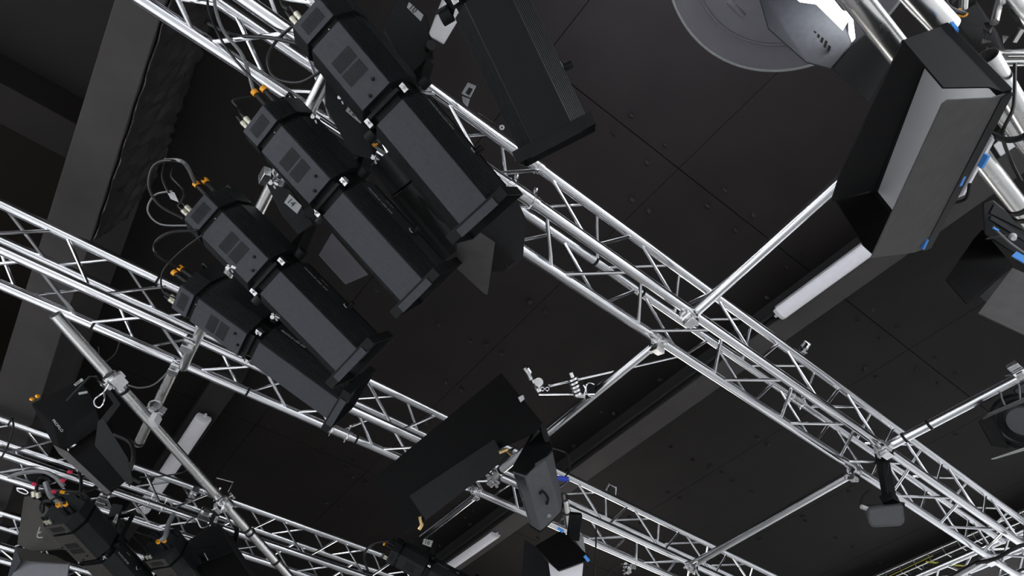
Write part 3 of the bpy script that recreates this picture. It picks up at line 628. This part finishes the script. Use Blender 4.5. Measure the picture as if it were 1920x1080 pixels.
# ================================================================== BLACK PANEL LIGHT (centre bottom)
DS = 1.6; G = 1.6
t = thing('panel_light', 'black panel light with big barn doors and vented grey housing, lower middle', 'panel light', D((1000, 880), 2.0))
A = [D((960, 883), 1.93), D((987, 892), 1.88), D((1022, 863), 1.90), D((1036, 846), 1.96), D((1031, 833), 2.02), D((1008, 800), 2.06)]
Bq = [D((993, 985), 1.97), D((1013, 998), 1.92), D((1051, 960), 1.94), D((1056, 948), 2.00), D((1052, 925), 2.06), D((1040, 900), 2.10)]
body = MB().loft(A, Bq).build('vented_housing', 'housing', t, bevel=.003)
MB().slab([p + (p - (A[0] + A[3]) / 2) * 0.03 + (A[1] - Bq[1]) * 0.02 for p in A], 0.006).build('end_plate', 'black', t)
MB().slab([p + (p - (Bq[0] + Bq[3]) / 2) * 0.02 for p in Bq], 0.006).build('end_plate', 'black', t)
e1 = (A[1] - A[0]); e2 = (Bq[0] - A[0]); nn = e1.cross(e2).normalized(); nn = nn if nn.dot(Vector((0, 0, EYE)) - A[0]) > 0 else -nn
b = MB()
for v0, v1 in ((0.05, 0.46), (0.53, 0.95)):
    for i in range(6):
        for j in range(17):
            u = 0.18 + i * 0.12; v = v0 + (v1 - v0) * j / 16; b.box(A[0] + e1 * u + e2 * v + nn * 0.001, (0.0036, 0.0036, 0.0036))
b.build('vent_holes', 'slot', body)
f1 = A[2] - A[1]; f2 = Bq[1] - A[1]; nf = f1.cross(f2).normalized(); nf = nf if nf.dot(Vector((0, 0, EYE)) - A[1]) > 0 else -nf
g0 = lambda u, v, e=0.0: A[1] + f1 * u + f2 * v + nf * e
MB().path([g0(.42, .42, .001), g0(.5, .38, .02), g0(.66, .55, .02), g0(.6, .66, .001)], 0.004, 8, 4).build('grip', 'black', body)
MB().box(g0(.55, .86, .002), (0.012, 0.012, 0.006)).build('switch', 'sticker', body)
def lf(nm, pts, m, th=0.004): return MB().slab([D(p, d) for p, d in pts], th).build(nm, m, t)
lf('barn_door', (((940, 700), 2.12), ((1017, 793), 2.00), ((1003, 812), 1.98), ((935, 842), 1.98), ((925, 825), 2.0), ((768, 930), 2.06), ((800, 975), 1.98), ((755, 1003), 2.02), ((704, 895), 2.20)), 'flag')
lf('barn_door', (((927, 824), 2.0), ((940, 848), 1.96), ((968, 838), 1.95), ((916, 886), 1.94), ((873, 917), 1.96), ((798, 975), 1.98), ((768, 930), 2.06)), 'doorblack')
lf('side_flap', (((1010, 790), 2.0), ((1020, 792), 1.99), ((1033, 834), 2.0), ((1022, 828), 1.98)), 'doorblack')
MB().path([D((936, 848), 1.9), D((950, 843), 1.9), D((958, 851), 1.95)], 0.006, 8, 1).build('toggle', 'brass', t)
MB().path([D((787, 968), 2.0), D((791, 984), 2.0), D((786, 992), 2.0)], 0.006, 8, 1).build('toggle', 'brass', t)
cable('black cord with a cobalt plug right of the vented housing', [D((1030, 838), 2.2), D((1062, 850), 2.25), D((1068, 880), 2.25), D((1058, 896), 2.2)], 0.003)
o = MB().tube(D((1042, 896), 2.15), D((1066, 899), 2.15), 0.0085, n=14).build('plug', 'cobalt'); tag(o, 'cobalt blue plug beside the vented grey housing', 'plug')
DS = G = 1.0
pipe('short upright pipe stub with a black cap near the vented housing', D((1058, 932), 3.95), D((1066, 985), 4.2), 0.024, 'alu_dull', bands=(0.02, 0.5))
DS = G = 1.75
# ---- small light below it (bottom edge)
t = thing('panel_light', 'small white faced light with a black square barn door at the bottom edge', 'panel light', D((1060, 1040), 2.1))
MB().slab([D((1004, 1024), 2.1), D((1053, 995), 2.2), D((1104, 1044), 2.12), D((1097, 1052), 2.05), D((1047, 1070), 1.98)], 0.004).build('barn_door', 'flag', t)
MB().slab([D((1030, 1056), 2.05), D((1047, 1071), 2.03), D((1092, 1055), 2.1), D((1088, 1100), 2.1), D((1036, 1100), 2.05)], 0.01).build('diffuser', 'tube', t)
MB().slab([D((984, 1012), 2.35), D((1006, 1026), 2.3), D((1032, 1062), 2.2), D((1040, 1110), 2.1), D((976, 1110), 2.2)], 0.004).build('barn_door', 'doorblack', t)
MB().bar(D((1080, 962), 2.2), D((1074, 1012), 2.2), 0.045, 0.03, Vector(RW[2])).build('hanger_arm', 'black', t, bevel=.006)
MB().slab([D((1084, 996), 2.25), D((1094, 1008), 2.22), D((1098, 1040), 2.2), D((1080, 1015), 2.22)], 0.004).build('side_plate', 'sticker', t)
MB().bar(D((1096, 1042), 2.0), D((1104, 1052), 2.0), 0.010, 0.004, Vector(RW[2])).build('blue_tape', 'blue', t)
MB().bar(D((1046, 990), 2.1), D((1056, 997), 2.1), 0.010, 0.004, Vector(RW[2])).build('blue_tape', 'blue', t)
cable('black cord hanging beside the bottom edge light', [D((1118, 985), 2.2), D((1117, 1030), 2.2), D((1115, 1085), 2.2)], 0.003)
# ================================================================== BATTEN LAMPS
DS = 1.0; G = 1.0
def batten(label, a, b, h, m='tube', endc=True, w=0.075):
    a = W(a, h); b = W(b, h); d = (b - a).normalized(); sd = d.cross(Vector((0, 0, 1))).normalized(); L = (b - a).length
    t = thing('batten_lamp', label, 'lamp', a, 'slim batten lamps under the beams')
    up = Vector((0, 0, 1)); sec = [(math.cos(x) * w / 2, -math.sin(x) * w * 0.34) for x in [math.pi * i / 10 for i in range(11)]]
    MB().loft([a + sd * y + up * z for y, z in sec], [b + sd * y + up * z for y, z in sec]).build('cover', m, t)
    MB().loft([a + sd * y + up * z for y, z in ((-w / 2 - .004, 0), (w / 2 + .004, 0), (w / 2 - .008, .03), (-w / 2 + .008, .03))], [b + sd * y + up * z for y, z in ((-w / 2 - .004, 0), (w / 2 + .004, 0), (w / 2 - .008, .03), (-w / 2 + .008, .03))]).build('tray', 'white', t, bevel=.002)
    for p, s_ in ((a, -1), (b, 1)):
        MB().loft([p + d * 0.0 * s_ + sd * y * 1.04 + up * z * 1.04 for y, z in sec], [p + d * 0.025 * s_ + sd * y * 0.95 + up * z * 0.9 for y, z in sec]).build('end_cap', 'white', t, bevel=.001)
        MB().tube(p + d * 0.025 * s_, p + d * 0.05 * s_, 0.011, n=12).build('cable_gland', 'white', t)
batten('batten lamp between the long truss and the grey barn door', (1464, 586), (1672, 434), 3.40, w=.12)
batten('batten lamp beside the vented grey housing at the bottom', (928, 1002), (810, 1085), 3.40, w=.11)
batten('batten lamp crossing behind the slanting silver pipe', (382, 783), (268, 955), 3.33, w=.12)
# ================================================================== HANGING SPEAKER
DS = 1.38; G = 1.38
t = thing('speaker', 'small grey rounded speaker hanging from the long truss on a black arm', 'speaker', D((1655, 845), 2.6))
MB().bar(D((1652, 848), 2.62), D((1667, 930), 2.50), 0.040, 0.036, Vector(RW[2])).build('arm', 'black', t, bevel=.004)
MB().box(D((1668, 936), 2.50), (0.05, 0.05, 0.035)).build('swivel', 'black', t, bevel=.004)
MB().loft([D((1622, 946), 2.50), D((1697, 942), 2.50), D((1697, 950), 2.44), D((1622, 955), 2.44)], [D((1640, 944), 2.66), D((1690, 940), 2.66), D((1690, 950), 2.66), D((1640, 955), 2.66)]).build('mount_plate', 'black', t, bevel=.003)
MB().loft([D((1627, 953), 2.40), D((1693, 945), 2.40), D((1697, 980), 2.38), D((1688, 987), 2.38), D((1634, 990), 2.38), D((1626, 975), 2.39)],
          [D((1620, 948), 2.54), D((1688, 942), 2.54), D((1690, 968), 2.54), D((1684, 972), 2.54), D((1632, 974), 2.54), D((1622, 965), 2.54)]).build('cabinet', 'housing', t, bevel=.010)
MB().path([D((1622, 951), 2.45), D((1614, 945), 2.48), D((1618, 930), 2.52), D((1632, 918), 2.58)], 0.004).build('lead', 'rubber', t)
MB().tube(D((1615, 950), 2.44), D((1626, 954), 2.44), 0.009, n=12).build('plug', 'white', t)
cable('thin black cord dangling around the speaker clamp', [D((1692, 815), 2.5), D((1680, 835), 2.48), D((1668, 862), 2.5), D((1662, 890), 2.52)], 0.004)
# ================================================================== FRESNEL AT RIGHT EDGE
DS = 1.32; G = 1.32
t = thing('fresnel_lamp', 'round black fresnel lamp with curved barn doors at the right edge', 'spotlight', D((1915, 790), 2.4))
ax = (Vector((0, 0, EYE)) - D((1915, 790), 2.4)).normalized(); c0 = D((1918, 790), 2.35)
MB().tube(c0 - ax * 0.18, c0, 0.105, 0.105, 40).build('barrel', 'black', t)
MB().ring(c0, ax, 0.088, 0.014, 40, 10).build('lens_ring', 'black', t)
MB().tube(c0 - ax * 0.01, c0 + ax * 0.012, 0.064, 0.05, 32).build('fresnel_lens', 'glass', t)
for pts, m in ((((1835, 790), 2.35), ((1846, 780), 2.2), ((1868, 776), 2.3), ((1874, 800), 2.35), ((1892, 842), 2.3), ((1860, 836), 2.2)), 'flag'), \
              ((((1834, 791), 2.2), ((1852, 776), 2.15), ((1925, 744), 2.15), ((1925, 752), 2.2), ((1860, 778), 2.22)), 'door'), \
              ((((1859, 861), 2.2), ((1925, 838), 2.15), ((1925, 843), 2.25), ((1866, 860), 2.25)), 'sticker'):
    MB().slab([D(p, d) for p, d in pts], 0.003).build('barn_door', m, t)
b = MB(); b.path([D((1877, 731), 2.4), D((1878, 745), 2.35), D((1884, 759), 2.3)], 0.003); b.path([D((1885, 705), 2.4), D((1898, 704), 2.38), D((1910, 720), 2.35), D((1913, 748), 2.3)], 0.003); b.build('safety_wire', 'cgrey', t)
MB().bar(D((1905, 738), 2.4), D((1925, 722), 2.4), 0.03, 0.01, Vector(RW[2])).build('yoke', 'powder', t)
# ================================================================== BLACK SOFT LIGHT AT RIGHT EDGE
DS = 1.15; G = 1.15
t = thing('panel_light', 'black panel light with a grey lower barn door cut by the right edge', 'panel light', D((1900, 480), 1.9))
for nm, pts, m in (('barn_door', (((1773, 525), 1.95), ((1826, 448), 2.05), ((1842, 431), 2.1), ((1898, 498), 1.95), ((1856, 532), 1.85), ((1813, 571), 1.80)), 'flag'),
                   ('barn_door', (((1834, 588), 1.78), ((1898, 503), 1.90), ((1930, 517), 1.85), ((1930, 633), 1.70)), 'door'),
                   ('barn_door', (((1835, 556), 1.95), ((1898, 498), 2.0), ((1900, 506), 2.0), ((1850, 568), 1.95)), 'doorblack')):
    MB().slab([D(p, d) for p, d in pts], 0.004).build(nm, m, t)
MB().loft([D((1842, 380), 1.95), D((1862, 374), 1.95), D((1930, 430), 1.95), D((1930, 495), 1.95), D((1845, 440), 1.95)], [D((1842, 385), 2.1), D((1862, 378), 2.1), D((1930, 430), 2.1), D((1930, 495), 2.1), D((1845, 440), 2.1)]).build('housing', 'black', t, bevel=.005)
b = MB()
b.bar(D((1858, 392), 1.9), D((1930, 428), 1.9), 0.03, 0.01, Vector(RW[2])); b.bar(D((1855, 408), 1.88), D((1930, 455), 1.88), 0.012, 0.01, Vector(RW[2])); b.bar(D((1848, 448), 1.88), D((1885, 442), 1.88), 0.006, 0.008, Vector(RW[2])); b.build('yoke', 'ribbed', t, bevel=.001)
MB().path([D((1862, 425), 1.86), D((1890, 452), 1.86), D((1925, 478), 1.86)], 0.003).build('wire', 'cgrey', t)
MB().tube(D((1899, 443), 1.84), D((1901, 447), 1.80), 0.010, 0.007, 14).build('knob', 'white', t)
MB().bar(D((1901, 476), 1.85), D((1925, 490), 1.83), 0.020, 0.005, Vector(RW[2])).build('blue_tape', 'blue', t)
MB().bar(D((1862, 427), 1.85), D((1872, 432), 1.85), 0.005, 0.005, Vector(RW[2])).build('blue_tape', 'blue', t)
# ================================================================== HANGING BLACK BOX LIGHT (left)
DS = 1.38; G = 1.38
t = thing('box_light', 'hanging black box light with barn doors left of the slanting pipe', 'box light', D((140, 760), 2.25))
R1 = [D((57, 757), 2.2), D((93, 741), 2.25), D((150, 712), 2.3), D((172, 742), 2.25), D((100, 800), 2.15)]
F1 = [D((100, 834), 2.15), D((140, 820), 2.15), D((186, 788), 2.2), D((192, 800), 2.2), D((112, 852), 2.12)]
MB().loft(R1, F1).build('housing', 'flag', t, bevel=.004)
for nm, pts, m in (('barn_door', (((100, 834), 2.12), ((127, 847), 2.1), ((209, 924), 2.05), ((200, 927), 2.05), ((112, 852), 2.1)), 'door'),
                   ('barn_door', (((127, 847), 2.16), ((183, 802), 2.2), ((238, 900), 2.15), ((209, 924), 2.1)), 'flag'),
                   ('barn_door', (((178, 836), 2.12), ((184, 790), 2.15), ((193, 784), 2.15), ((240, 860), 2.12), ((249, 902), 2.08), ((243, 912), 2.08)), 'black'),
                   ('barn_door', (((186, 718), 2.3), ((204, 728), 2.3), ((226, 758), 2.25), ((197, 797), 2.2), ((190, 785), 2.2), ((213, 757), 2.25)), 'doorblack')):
    MB().slab([D(p, d) for p, d in pts], 0.003).build(nm, m, t)
MB().path([D((125, 752), 2.2), D((168, 706), 2.25), D((180, 706), 2.25), D((190, 722), 2.3)], 0.004, 8, 1).build('yoke', 'ribbed', t)
MB().bar(D((148, 738), 2.15), D((164, 735), 2.15), 0.008, 0.004, Vector(RW[2])).build('badge', 'sticker', t)
b = MB(); b.tube(D((59, 750), 2.17), D((61, 747), 2.17), 0.007); b.tube(D((69, 744), 2.17), D((72, 742), 2.17), 0.007); b.build('locking_ring', 'orange', t)
hk = D((110, 802), 2.09)
text('PROFILO', 0.013, t, D((99, 787), 2.10) - D((140, 760), 2.25), D((112, 803), 2.10) - D((99, 787), 2.10), D((99, 787), 2.1) - D((94, 792), 2.1), 'print')
b = MB(); b.path([D((204, 720), 2.1), D((194, 735), 2.1), D((178, 748), 2.08), D((178, 760), 2.08), D((187, 764), 2.08), D((195, 752), 2.08), D((195, 735), 2.1)], 0.0025, 6, 5)
tag(b.build('safety_cable', 'alu'), 'silver wire loop hanging by the black box light', 'wire', )
cable('dark cables hanging under the short scuffed pipe', [D((215, 815), 2.4), D((245, 830), 2.35), D((250, 860), 2.3), D((242, 890), 2.3), D((262, 905), 2.3)], 0.008)
cable('thin black cable across the bottom left truss', [D((262, 895), 2.5), D((300, 893), 2.5), D((345, 885), 2.5), D((352, 870), 2.4)], 0.003)
cable('black cord knotted on the bottom left truss near the edge', [D((22, 785), 2.8), D((25, 800), 2.75), D((15, 835), 2.75), D((3, 858), 2.75)], 0.004)
# ================================================================== BOTTOM LEFT CLUSTER
DS = 1.75; G = 1.75
t = thing('fresnel_lamp', 'dark grey box lamp with pale front at the left bottom edge', 'spotlight', D((70, 990), 2.35))
MB().loft([D((45, 930), 2.5), D((62, 928), 2.45), D((100, 960), 2.4), D((120, 1030), 2.35), D((60, 1035), 2.3), D((32, 1020), 2.35)], [D((50, 930), 2.65), D((62, 928), 2.65), D((110, 960), 2.6), D((125, 1030), 2.6), D((60, 1035), 2.6), D((34, 1020), 2.6)]).build('housing', 'powder_warm', t, bevel=.006)
MB().slab([D((30, 1026), 2.28), D((104, 1043), 2.25), D((132, 1058), 2.22), D((40, 1052), 2.2)], 0.004).build('hood', 'powder_warm', t)
MB().slab([D((20, 1085), 2.2), D((40, 1051), 2.22), D((130, 1058), 2.22), D((126, 1090), 2.2)], 0.006).build('front_panel', 'dish', t)
MB().slab([D((30, 1026), 2.28), D((40, 1052), 2.2), D((20, 1085), 2.2), D((16, 1080), 2.25)], 0.004).build('side_panel', 'powder', t)
b = MB(); b.path([D((66, 935), 2.4), D((72, 900), 2.45), D((85, 896), 2.45), D((95, 905), 2.4)], 0.006); b.build('grip', 'rubber', t)
b = MB(); b.tube(D((63, 921), 2.35), D((64, 931), 2.35), 0.009); b.tube(D((71, 923), 2.35), D((73, 933), 2.35), 0.009); b.build('data_plug', 'nickel', t)
b = MB(); b.path([D((75, 988), 2.33), D((70, 1006), 2.32), D((80, 1008), 2.32)], 0.002); b.tube(D((75, 997), 2.32), D((76, 999), 2.32), .005); b.build('markings', 'print', t)
DS = G = 1.86
t = thing('box_light', 'dark barn door lamp right of the cut off spotlight at the bottom edge', 'box light', D((400, 1000), 2.35))
MB().loft([D((347, 1017), 2.4), D((402, 982), 2.4), D((413, 984), 2.4), D((447, 1032), 2.3), D((365, 1060), 2.25)], [D((360, 1015), 2.6), D((402, 990), 2.6), D((413, 990), 2.6), D((440, 1030), 2.55), D((365, 1050), 2.5)]).build('housing', 'black', t, bevel=.004)
MB().slab([D((447, 1032), 2.3), D((365, 1062), 2.25), D((388, 1095), 2.15), D((485, 1095), 2.15)], 0.004).build('barn_door', 'flag', t)
MB().slab([D((413, 984), 2.35), D((447, 1030), 2.3), D((490, 1095), 2.15), D((480, 1095), 2.15), D((440, 1035), 2.28)], 0.006).build('barn_door', 'doorblack', t)
MB().bar(D((410, 950), 2.3), D((398, 985), 2.3), 0.025, 0.008, Vector(RW[2])).build('hanger_arm', 'black', t)
MB().loft([D((440, 985), 2.4), D((449, 990), 2.4), D((446, 1020), 2.4), D((438, 1012), 2.4)], [D((440, 985), 2.44), D((449, 990), 2.44), D((446, 1020), 2.44), D((438, 1012), 2.44)]).build('side_arm', 'black', t, bevel=.004)
MB().path([D((383, 1037), 2.27), D((390, 1050), 2.25)], 0.002, 6, 1).build('markings', 'print', t)
DS = G = 1.72
t = thing('hanger_bracket', 'black hanger arm with white tag in the bottom left cluster', 'bracket', D((215, 960), 2.35))
MB().bar(D((222, 945), 2.36), D((205, 995), 2.33), 0.042, 0.010, Vector(RW[2])).build('bar', 'black', t, bevel=.003)
MB().loft([D((196, 1005), 2.3), D((230, 998), 2.3), D((245, 1015), 2.3), D((215, 1035), 2.3)], [D((196, 1005), 2.36), D((230, 998), 2.36), D((245, 1015), 2.36), D((215, 1035), 2.36)]).build('pivot_plate', 'ribbed', t, bevel=.006)
MB().tube(D((209, 1010), 2.29), D((209, 1011), 2.27), 0.006, n=12).build('bolt', 'steel', t)
for lab, pts, r_, m_ in (
    ('thick grey cable bow over the bottom left truss', [D((18, 894), 2.5), D((40, 887), 2.45), D((80, 884), 2.4), D((105, 895), 2.4), D((120, 912), 2.4)], 0.008, 'cgrey'),
    ('pale grey cable dropping to the bottom left spotlight', [D((85, 905), 2.4), D((95, 930), 2.35), rp('7', -.05, -.05)], 0.009, 'cgrey'),
    ('black cable loop above the bottom left spotlight', [rp('7', -.07, -.045), D((85, 940), 2.3), D((80, 960), 2.3), D((78, 945), 2.35), D((100, 925), 2.4), D((140, 940), 2.4)], 0.006, 'rubber'),
    ('black cable tied along the truss above the bottom left lamps', [D((60, 925), 2.5), D((95, 920), 2.45), D((150, 922), 2.45), D((185, 912), 2.5), D((230, 900), 2.5)], 0.008, 'rubber'),
    ('black cables bunched under the box light tip', [D((140, 945), 2.4), D((150, 925), 2.4), D((152, 900), 2.45), D((148, 885), 2.5)], 0.006, 'rubber'),
    ('grey cable bent down to the cut off spotlight', [D((325, 965), 2.4), D((315, 985), 2.35), D((310, 1005), 2.3), rp('8', -.05, -.05)], 0.009, 'cgrey'),
    ('thin dark cord from the hanger arm to the cut off spotlight', [D((225, 985), 2.35), D((262, 1000), 2.35), D((290, 1010), 2.3), D((300, 1020), 2.3)], 0.003, 'rubber'),
    ('thin dark cord left of the cut off spotlight', [D((225, 960), 2.4), D((245, 1000), 2.35), D((270, 1028), 2.3), D((278, 1040), 2.3)], 0.002, 'rubber'),
    ('black cable bow behind the bottom edge spotlight', [D((730, 1014), 2.4), D((700, 1020), 2.4), D((683, 1040), 2.4), D((690, 1072), 2.4)], 0.005, 'rubber'),
    ('black cord curling across the truss right of the bottom edge light', [D((1180, 1060), 2.4), D((1155, 1062), 2.4), D((1138, 1080), 2.4)], 0.003, 'rubber'),
    ('thin white wires tangled behind the dark barn door lamp', [D((345, 985), 2.4), D((365, 970), 2.35), D((378, 990), 2.35), D((394, 985), 2.3), D((380, 992), 2.35)], 0.003, 'alu'),
    ): cable(lab, pts, r_, m_)
b = MB(); b.path([D((32, 915), 2.4), D((44, 917), 2.4), D((53, 923), 2.4), D((48, 926), 2.4), D((35, 921), 2.4), D((32, 915), 2.4)], 0.003, 6, 4); tag(b.build('carabiner', 'alu'), 'small silver carabiner left of the bottom left lamps', 'carabiner')
for i, (p, m_, lab) in enumerate((((101, 922), 'red', 'magenta clip on the bundled cables'), ((118, 901), 'red', 'magenta clip under the truss pipe'), ((131, 885), 'red', 'magenta clip on the silver clamp'), ((117, 923), 'orange', 'loose amber plug ring in the cable bundle'), ((140, 943), 'red', 'tiny red clip right of the cable bundle'), ((64, 908), 'red', 'tiny red clip left of the cable bundle'))):
    tag(MB().box(D(p, 2.28), (0.016, 0.010, 0.010)).build('cable_clip', m_, bevel=.002), lab, 'clip', 'coloured cable clips')
# ================================================================== ARTICULATED CLAMP ARM (centre)
DS = 1.36; G = 1.36
t = thing('articulated_arm', 'silver articulated clamp arm with a long thin rod below the long truss', 'arm', D((1085, 725), 2.3))
MB().tube(D((1030, 723), 2.35), D((1272, 668), 2.75), 0.0065, n=12).build('rod', 'alu', t)
MB().tube(D((1010, 740), 2.33), D((1115, 739), 2.33), 0.003, n=8).build('thin_rod', 'alu', t)
b = MB(); b.path([D((983, 690), 2.3), D((990, 700), 2.3), D((996, 712), 2.3)], 0.008, 8, 2); b.path([D((990, 690), 2.3), D((995, 698), 2.3), D((992, 706), 2.3)], 0.004, 6, 1); b.build('swivel_joint', 'steel', t)
b = MB(); b.tube(D((1010, 722), 2.34), D((1010, 716), 2.30), 0.020, 0.017, 20); b.tube(D((1000, 712), 2.34), D((1012, 735), 2.33), 0.010, n=14); b.build('round_knob', 'steel', t, bevel=.001)
b = MB()
for q in (1017, 1026): b.ring(D((q, 729), 2.28), Vector(RW[2]), 0.0065, 0.0022, 16, 6)
b.build('wire_eyes', 'alu', t)
b = MB(); b.tube(D((1070, 698), 2.30), D((1074, 708), 2.30), 0.008, n=14)
for i in range(5):
    y = 709 + i * 7; b.tube(D((1073 + i * 2.2, y), 2.31), D((1075 + i * 2.2, y + 4), 2.31), 0.020 - 0.001 * i, n=20)
b.tube(D((1080, 742), 2.31), D((1097, 743), 2.31), 0.007, n=10); b.build('clamp_stack', 'steel', t, bevel=.001)
MB().loft([D((1094, 712), 2.34), D((1114, 716), 2.34), D((1115, 742), 2.34), D((1098, 750), 2.34)], [D((1094, 712), 2.42), D((1114, 716), 2.42), D((1115, 742), 2.42), D((1098, 750), 2.42)]).build('clamp_jaw', 'black', t, bevel=.004)
b = MB(); b.path([D((1094, 722), 2.3), D((1098, 730), 2.3), D((1094, 742), 2.3)], 0.0022, 6, 3); b.path([D((1097, 728), 2.3), D((1104, 718), 2.3), D((1114, 721), 2.3)], 0.0022, 6, 3); b.path([D((1099, 720), 2.3), D((1101, 740), 2.3), D((1114, 744), 2.32)], 0.0022, 6, 3); b.build('wire', 'alu', t)
DS = G = 1.66
tag(MB().loft([D((971, 745), 1.95), D((981, 740), 1.95), D((984, 748), 1.95), D((976, 755), 1.95)], [D((971, 745), 1.97), D((981, 740), 1.97), D((984, 748), 1.97), D((976, 755), 1.97)]).build('door_catch', 'white', bevel=.002), 'small pale catch on the edge of the big black barn door', 'catch')
DS = G = 1.0
# ---- white bracket at the top
t = thing('mounting_bracket', 'pale grey curved bracket at the top edge beside the black barrel', 'bracket', D((835, 40), 2.0))
MB().loft([D((838, -10), 2.0), D((862, -10), 2.0), D((866, 18), 2.0), D((860, 22), 2.0), D((864, 30), 2.0), D((832, 84), 2.0), D((808, 70), 2.0), D((804, 62), 2.0), D((820, 30), 2.0)],
          [D((832, -10), 2.06), D((862, -10), 2.06), D((866, 18), 2.06), D((860, 22), 2.06), D((864, 30), 2.06), D((830, 82), 2.06), D((810, 70), 2.06), D((806, 60), 2.06), D((816, 30), 2.06)]).build('plate', 'white', t, bevel=.004)
MB().bar(D((816, 25), 1.97), D((843, 9), 1.97), 0.010, 0.006, Vector(RW[2])).build('strap', 'rubber', t)
tag(MB().ring(D((941, 239), 2.4), Vector(RW[2]), 0.007, 0.0035, 16, 8).build('pull_ring', 'white'), 'tiny white ring dangling above the long truss', 'ring')
tag(MB().path([D((897, 211), 2.42), D((938, 237), 2.4)], 0.002, 6, 1).build('pull_pin', 'alu'), 'thin pin wire above the long truss', 'wire')
# small silver bolts catching light among the row
rr = random.Random(5)
for i, (p, lab) in enumerate((((706, 212), 'bright bolt at the joint of the first spotlight'), ((702, 298), 'bright bolt below the amber rings between two spotlights'), ((590, 222), 'silver bolt cluster left of tag 12'), ((512, 345), 'silver bolt cluster left of tag 14'), ((432, 503), 'bright bolt under the third spotlight'), ((640, 186), 'silver bolt beside the first spotlight corner'), ((515, 594), 'bright bolt between the third and smallest spotlight'))):
    c = D(p, 1.90); b = MB(); v = Vector(RW[2])
    b.tube(c, c - v * 0.02, 0.007, n=6); b.tube(c - Vector((.012, .01, 0)), c + Vector((.012, .01, 0)), 0.004, n=8); b.box(c + Vector((0.006, -0.008, 0)), (0.014, 0.008, 0.012), Matrix.Rotation(rr.random() * 3, 3, 'X'))
    tag(b.build('bolt', 'steel', bevel=.0006), lab, 'bolt', 'silver bolts among the spotlights')
# ================================================================== CABLE LADDER (bottom right)
t = thing('cable_tray', 'wire cable tray along the ceiling at the bottom right', 'cable tray', H(6.85, 2.0, 3.2))
for dx, z in ((0.0, 3.2), (0.10, 3.2), (-0.03, 3.26), (0.13, 3.26)): MB().tube(H(6.93 + dx, 0.6, z), H(6.93 + dx, 4.2, z), 0.006, n=8).build('side_wire', 'alu_dull', t)
for k in range(22):
    y = 0.7 + k * 0.155; MB().path([H(6.89, y, 3.27), H(6.90, y, 3.195), H(7.06, y, 3.195), H(7.07, y, 3.27)], 0.004, 6, 1).build('cross_wire', 'alu_dull', t)
for x in (7.38, 7.45): struct(MB().tube(H(x, 0.5, 3.5), H(x, 6, 3.5), 0.012).build('trim_2', 'beam'))
cable('yellow cable sagging off the cable tray', [H(6.9, 2.3, 3.2), H(7.1, 2.0, 3.1), H(7.35, 1.75, 3.2)], 0.008, 'yellow')
cable('yellow cable lying in the cable tray', [H(6.87, 2.2, 3.21), H(6.9, 3.0, 3.21), H(6.86, 4.0, 3.21)], 0.003, 'yellow')
pipe('pale pipe under the tray at the bottom right corner', W((1842, 1052), 2.3), W((1740, 1110), 2.3), 0.025)
cable('thick black cable draped over the far end of the long truss', [W((1940, 1018), 2.1), W((1905, 1026), 2.1), W((1870, 1046), 2.1), W((1830, 1056), 2.15)], 0.012)
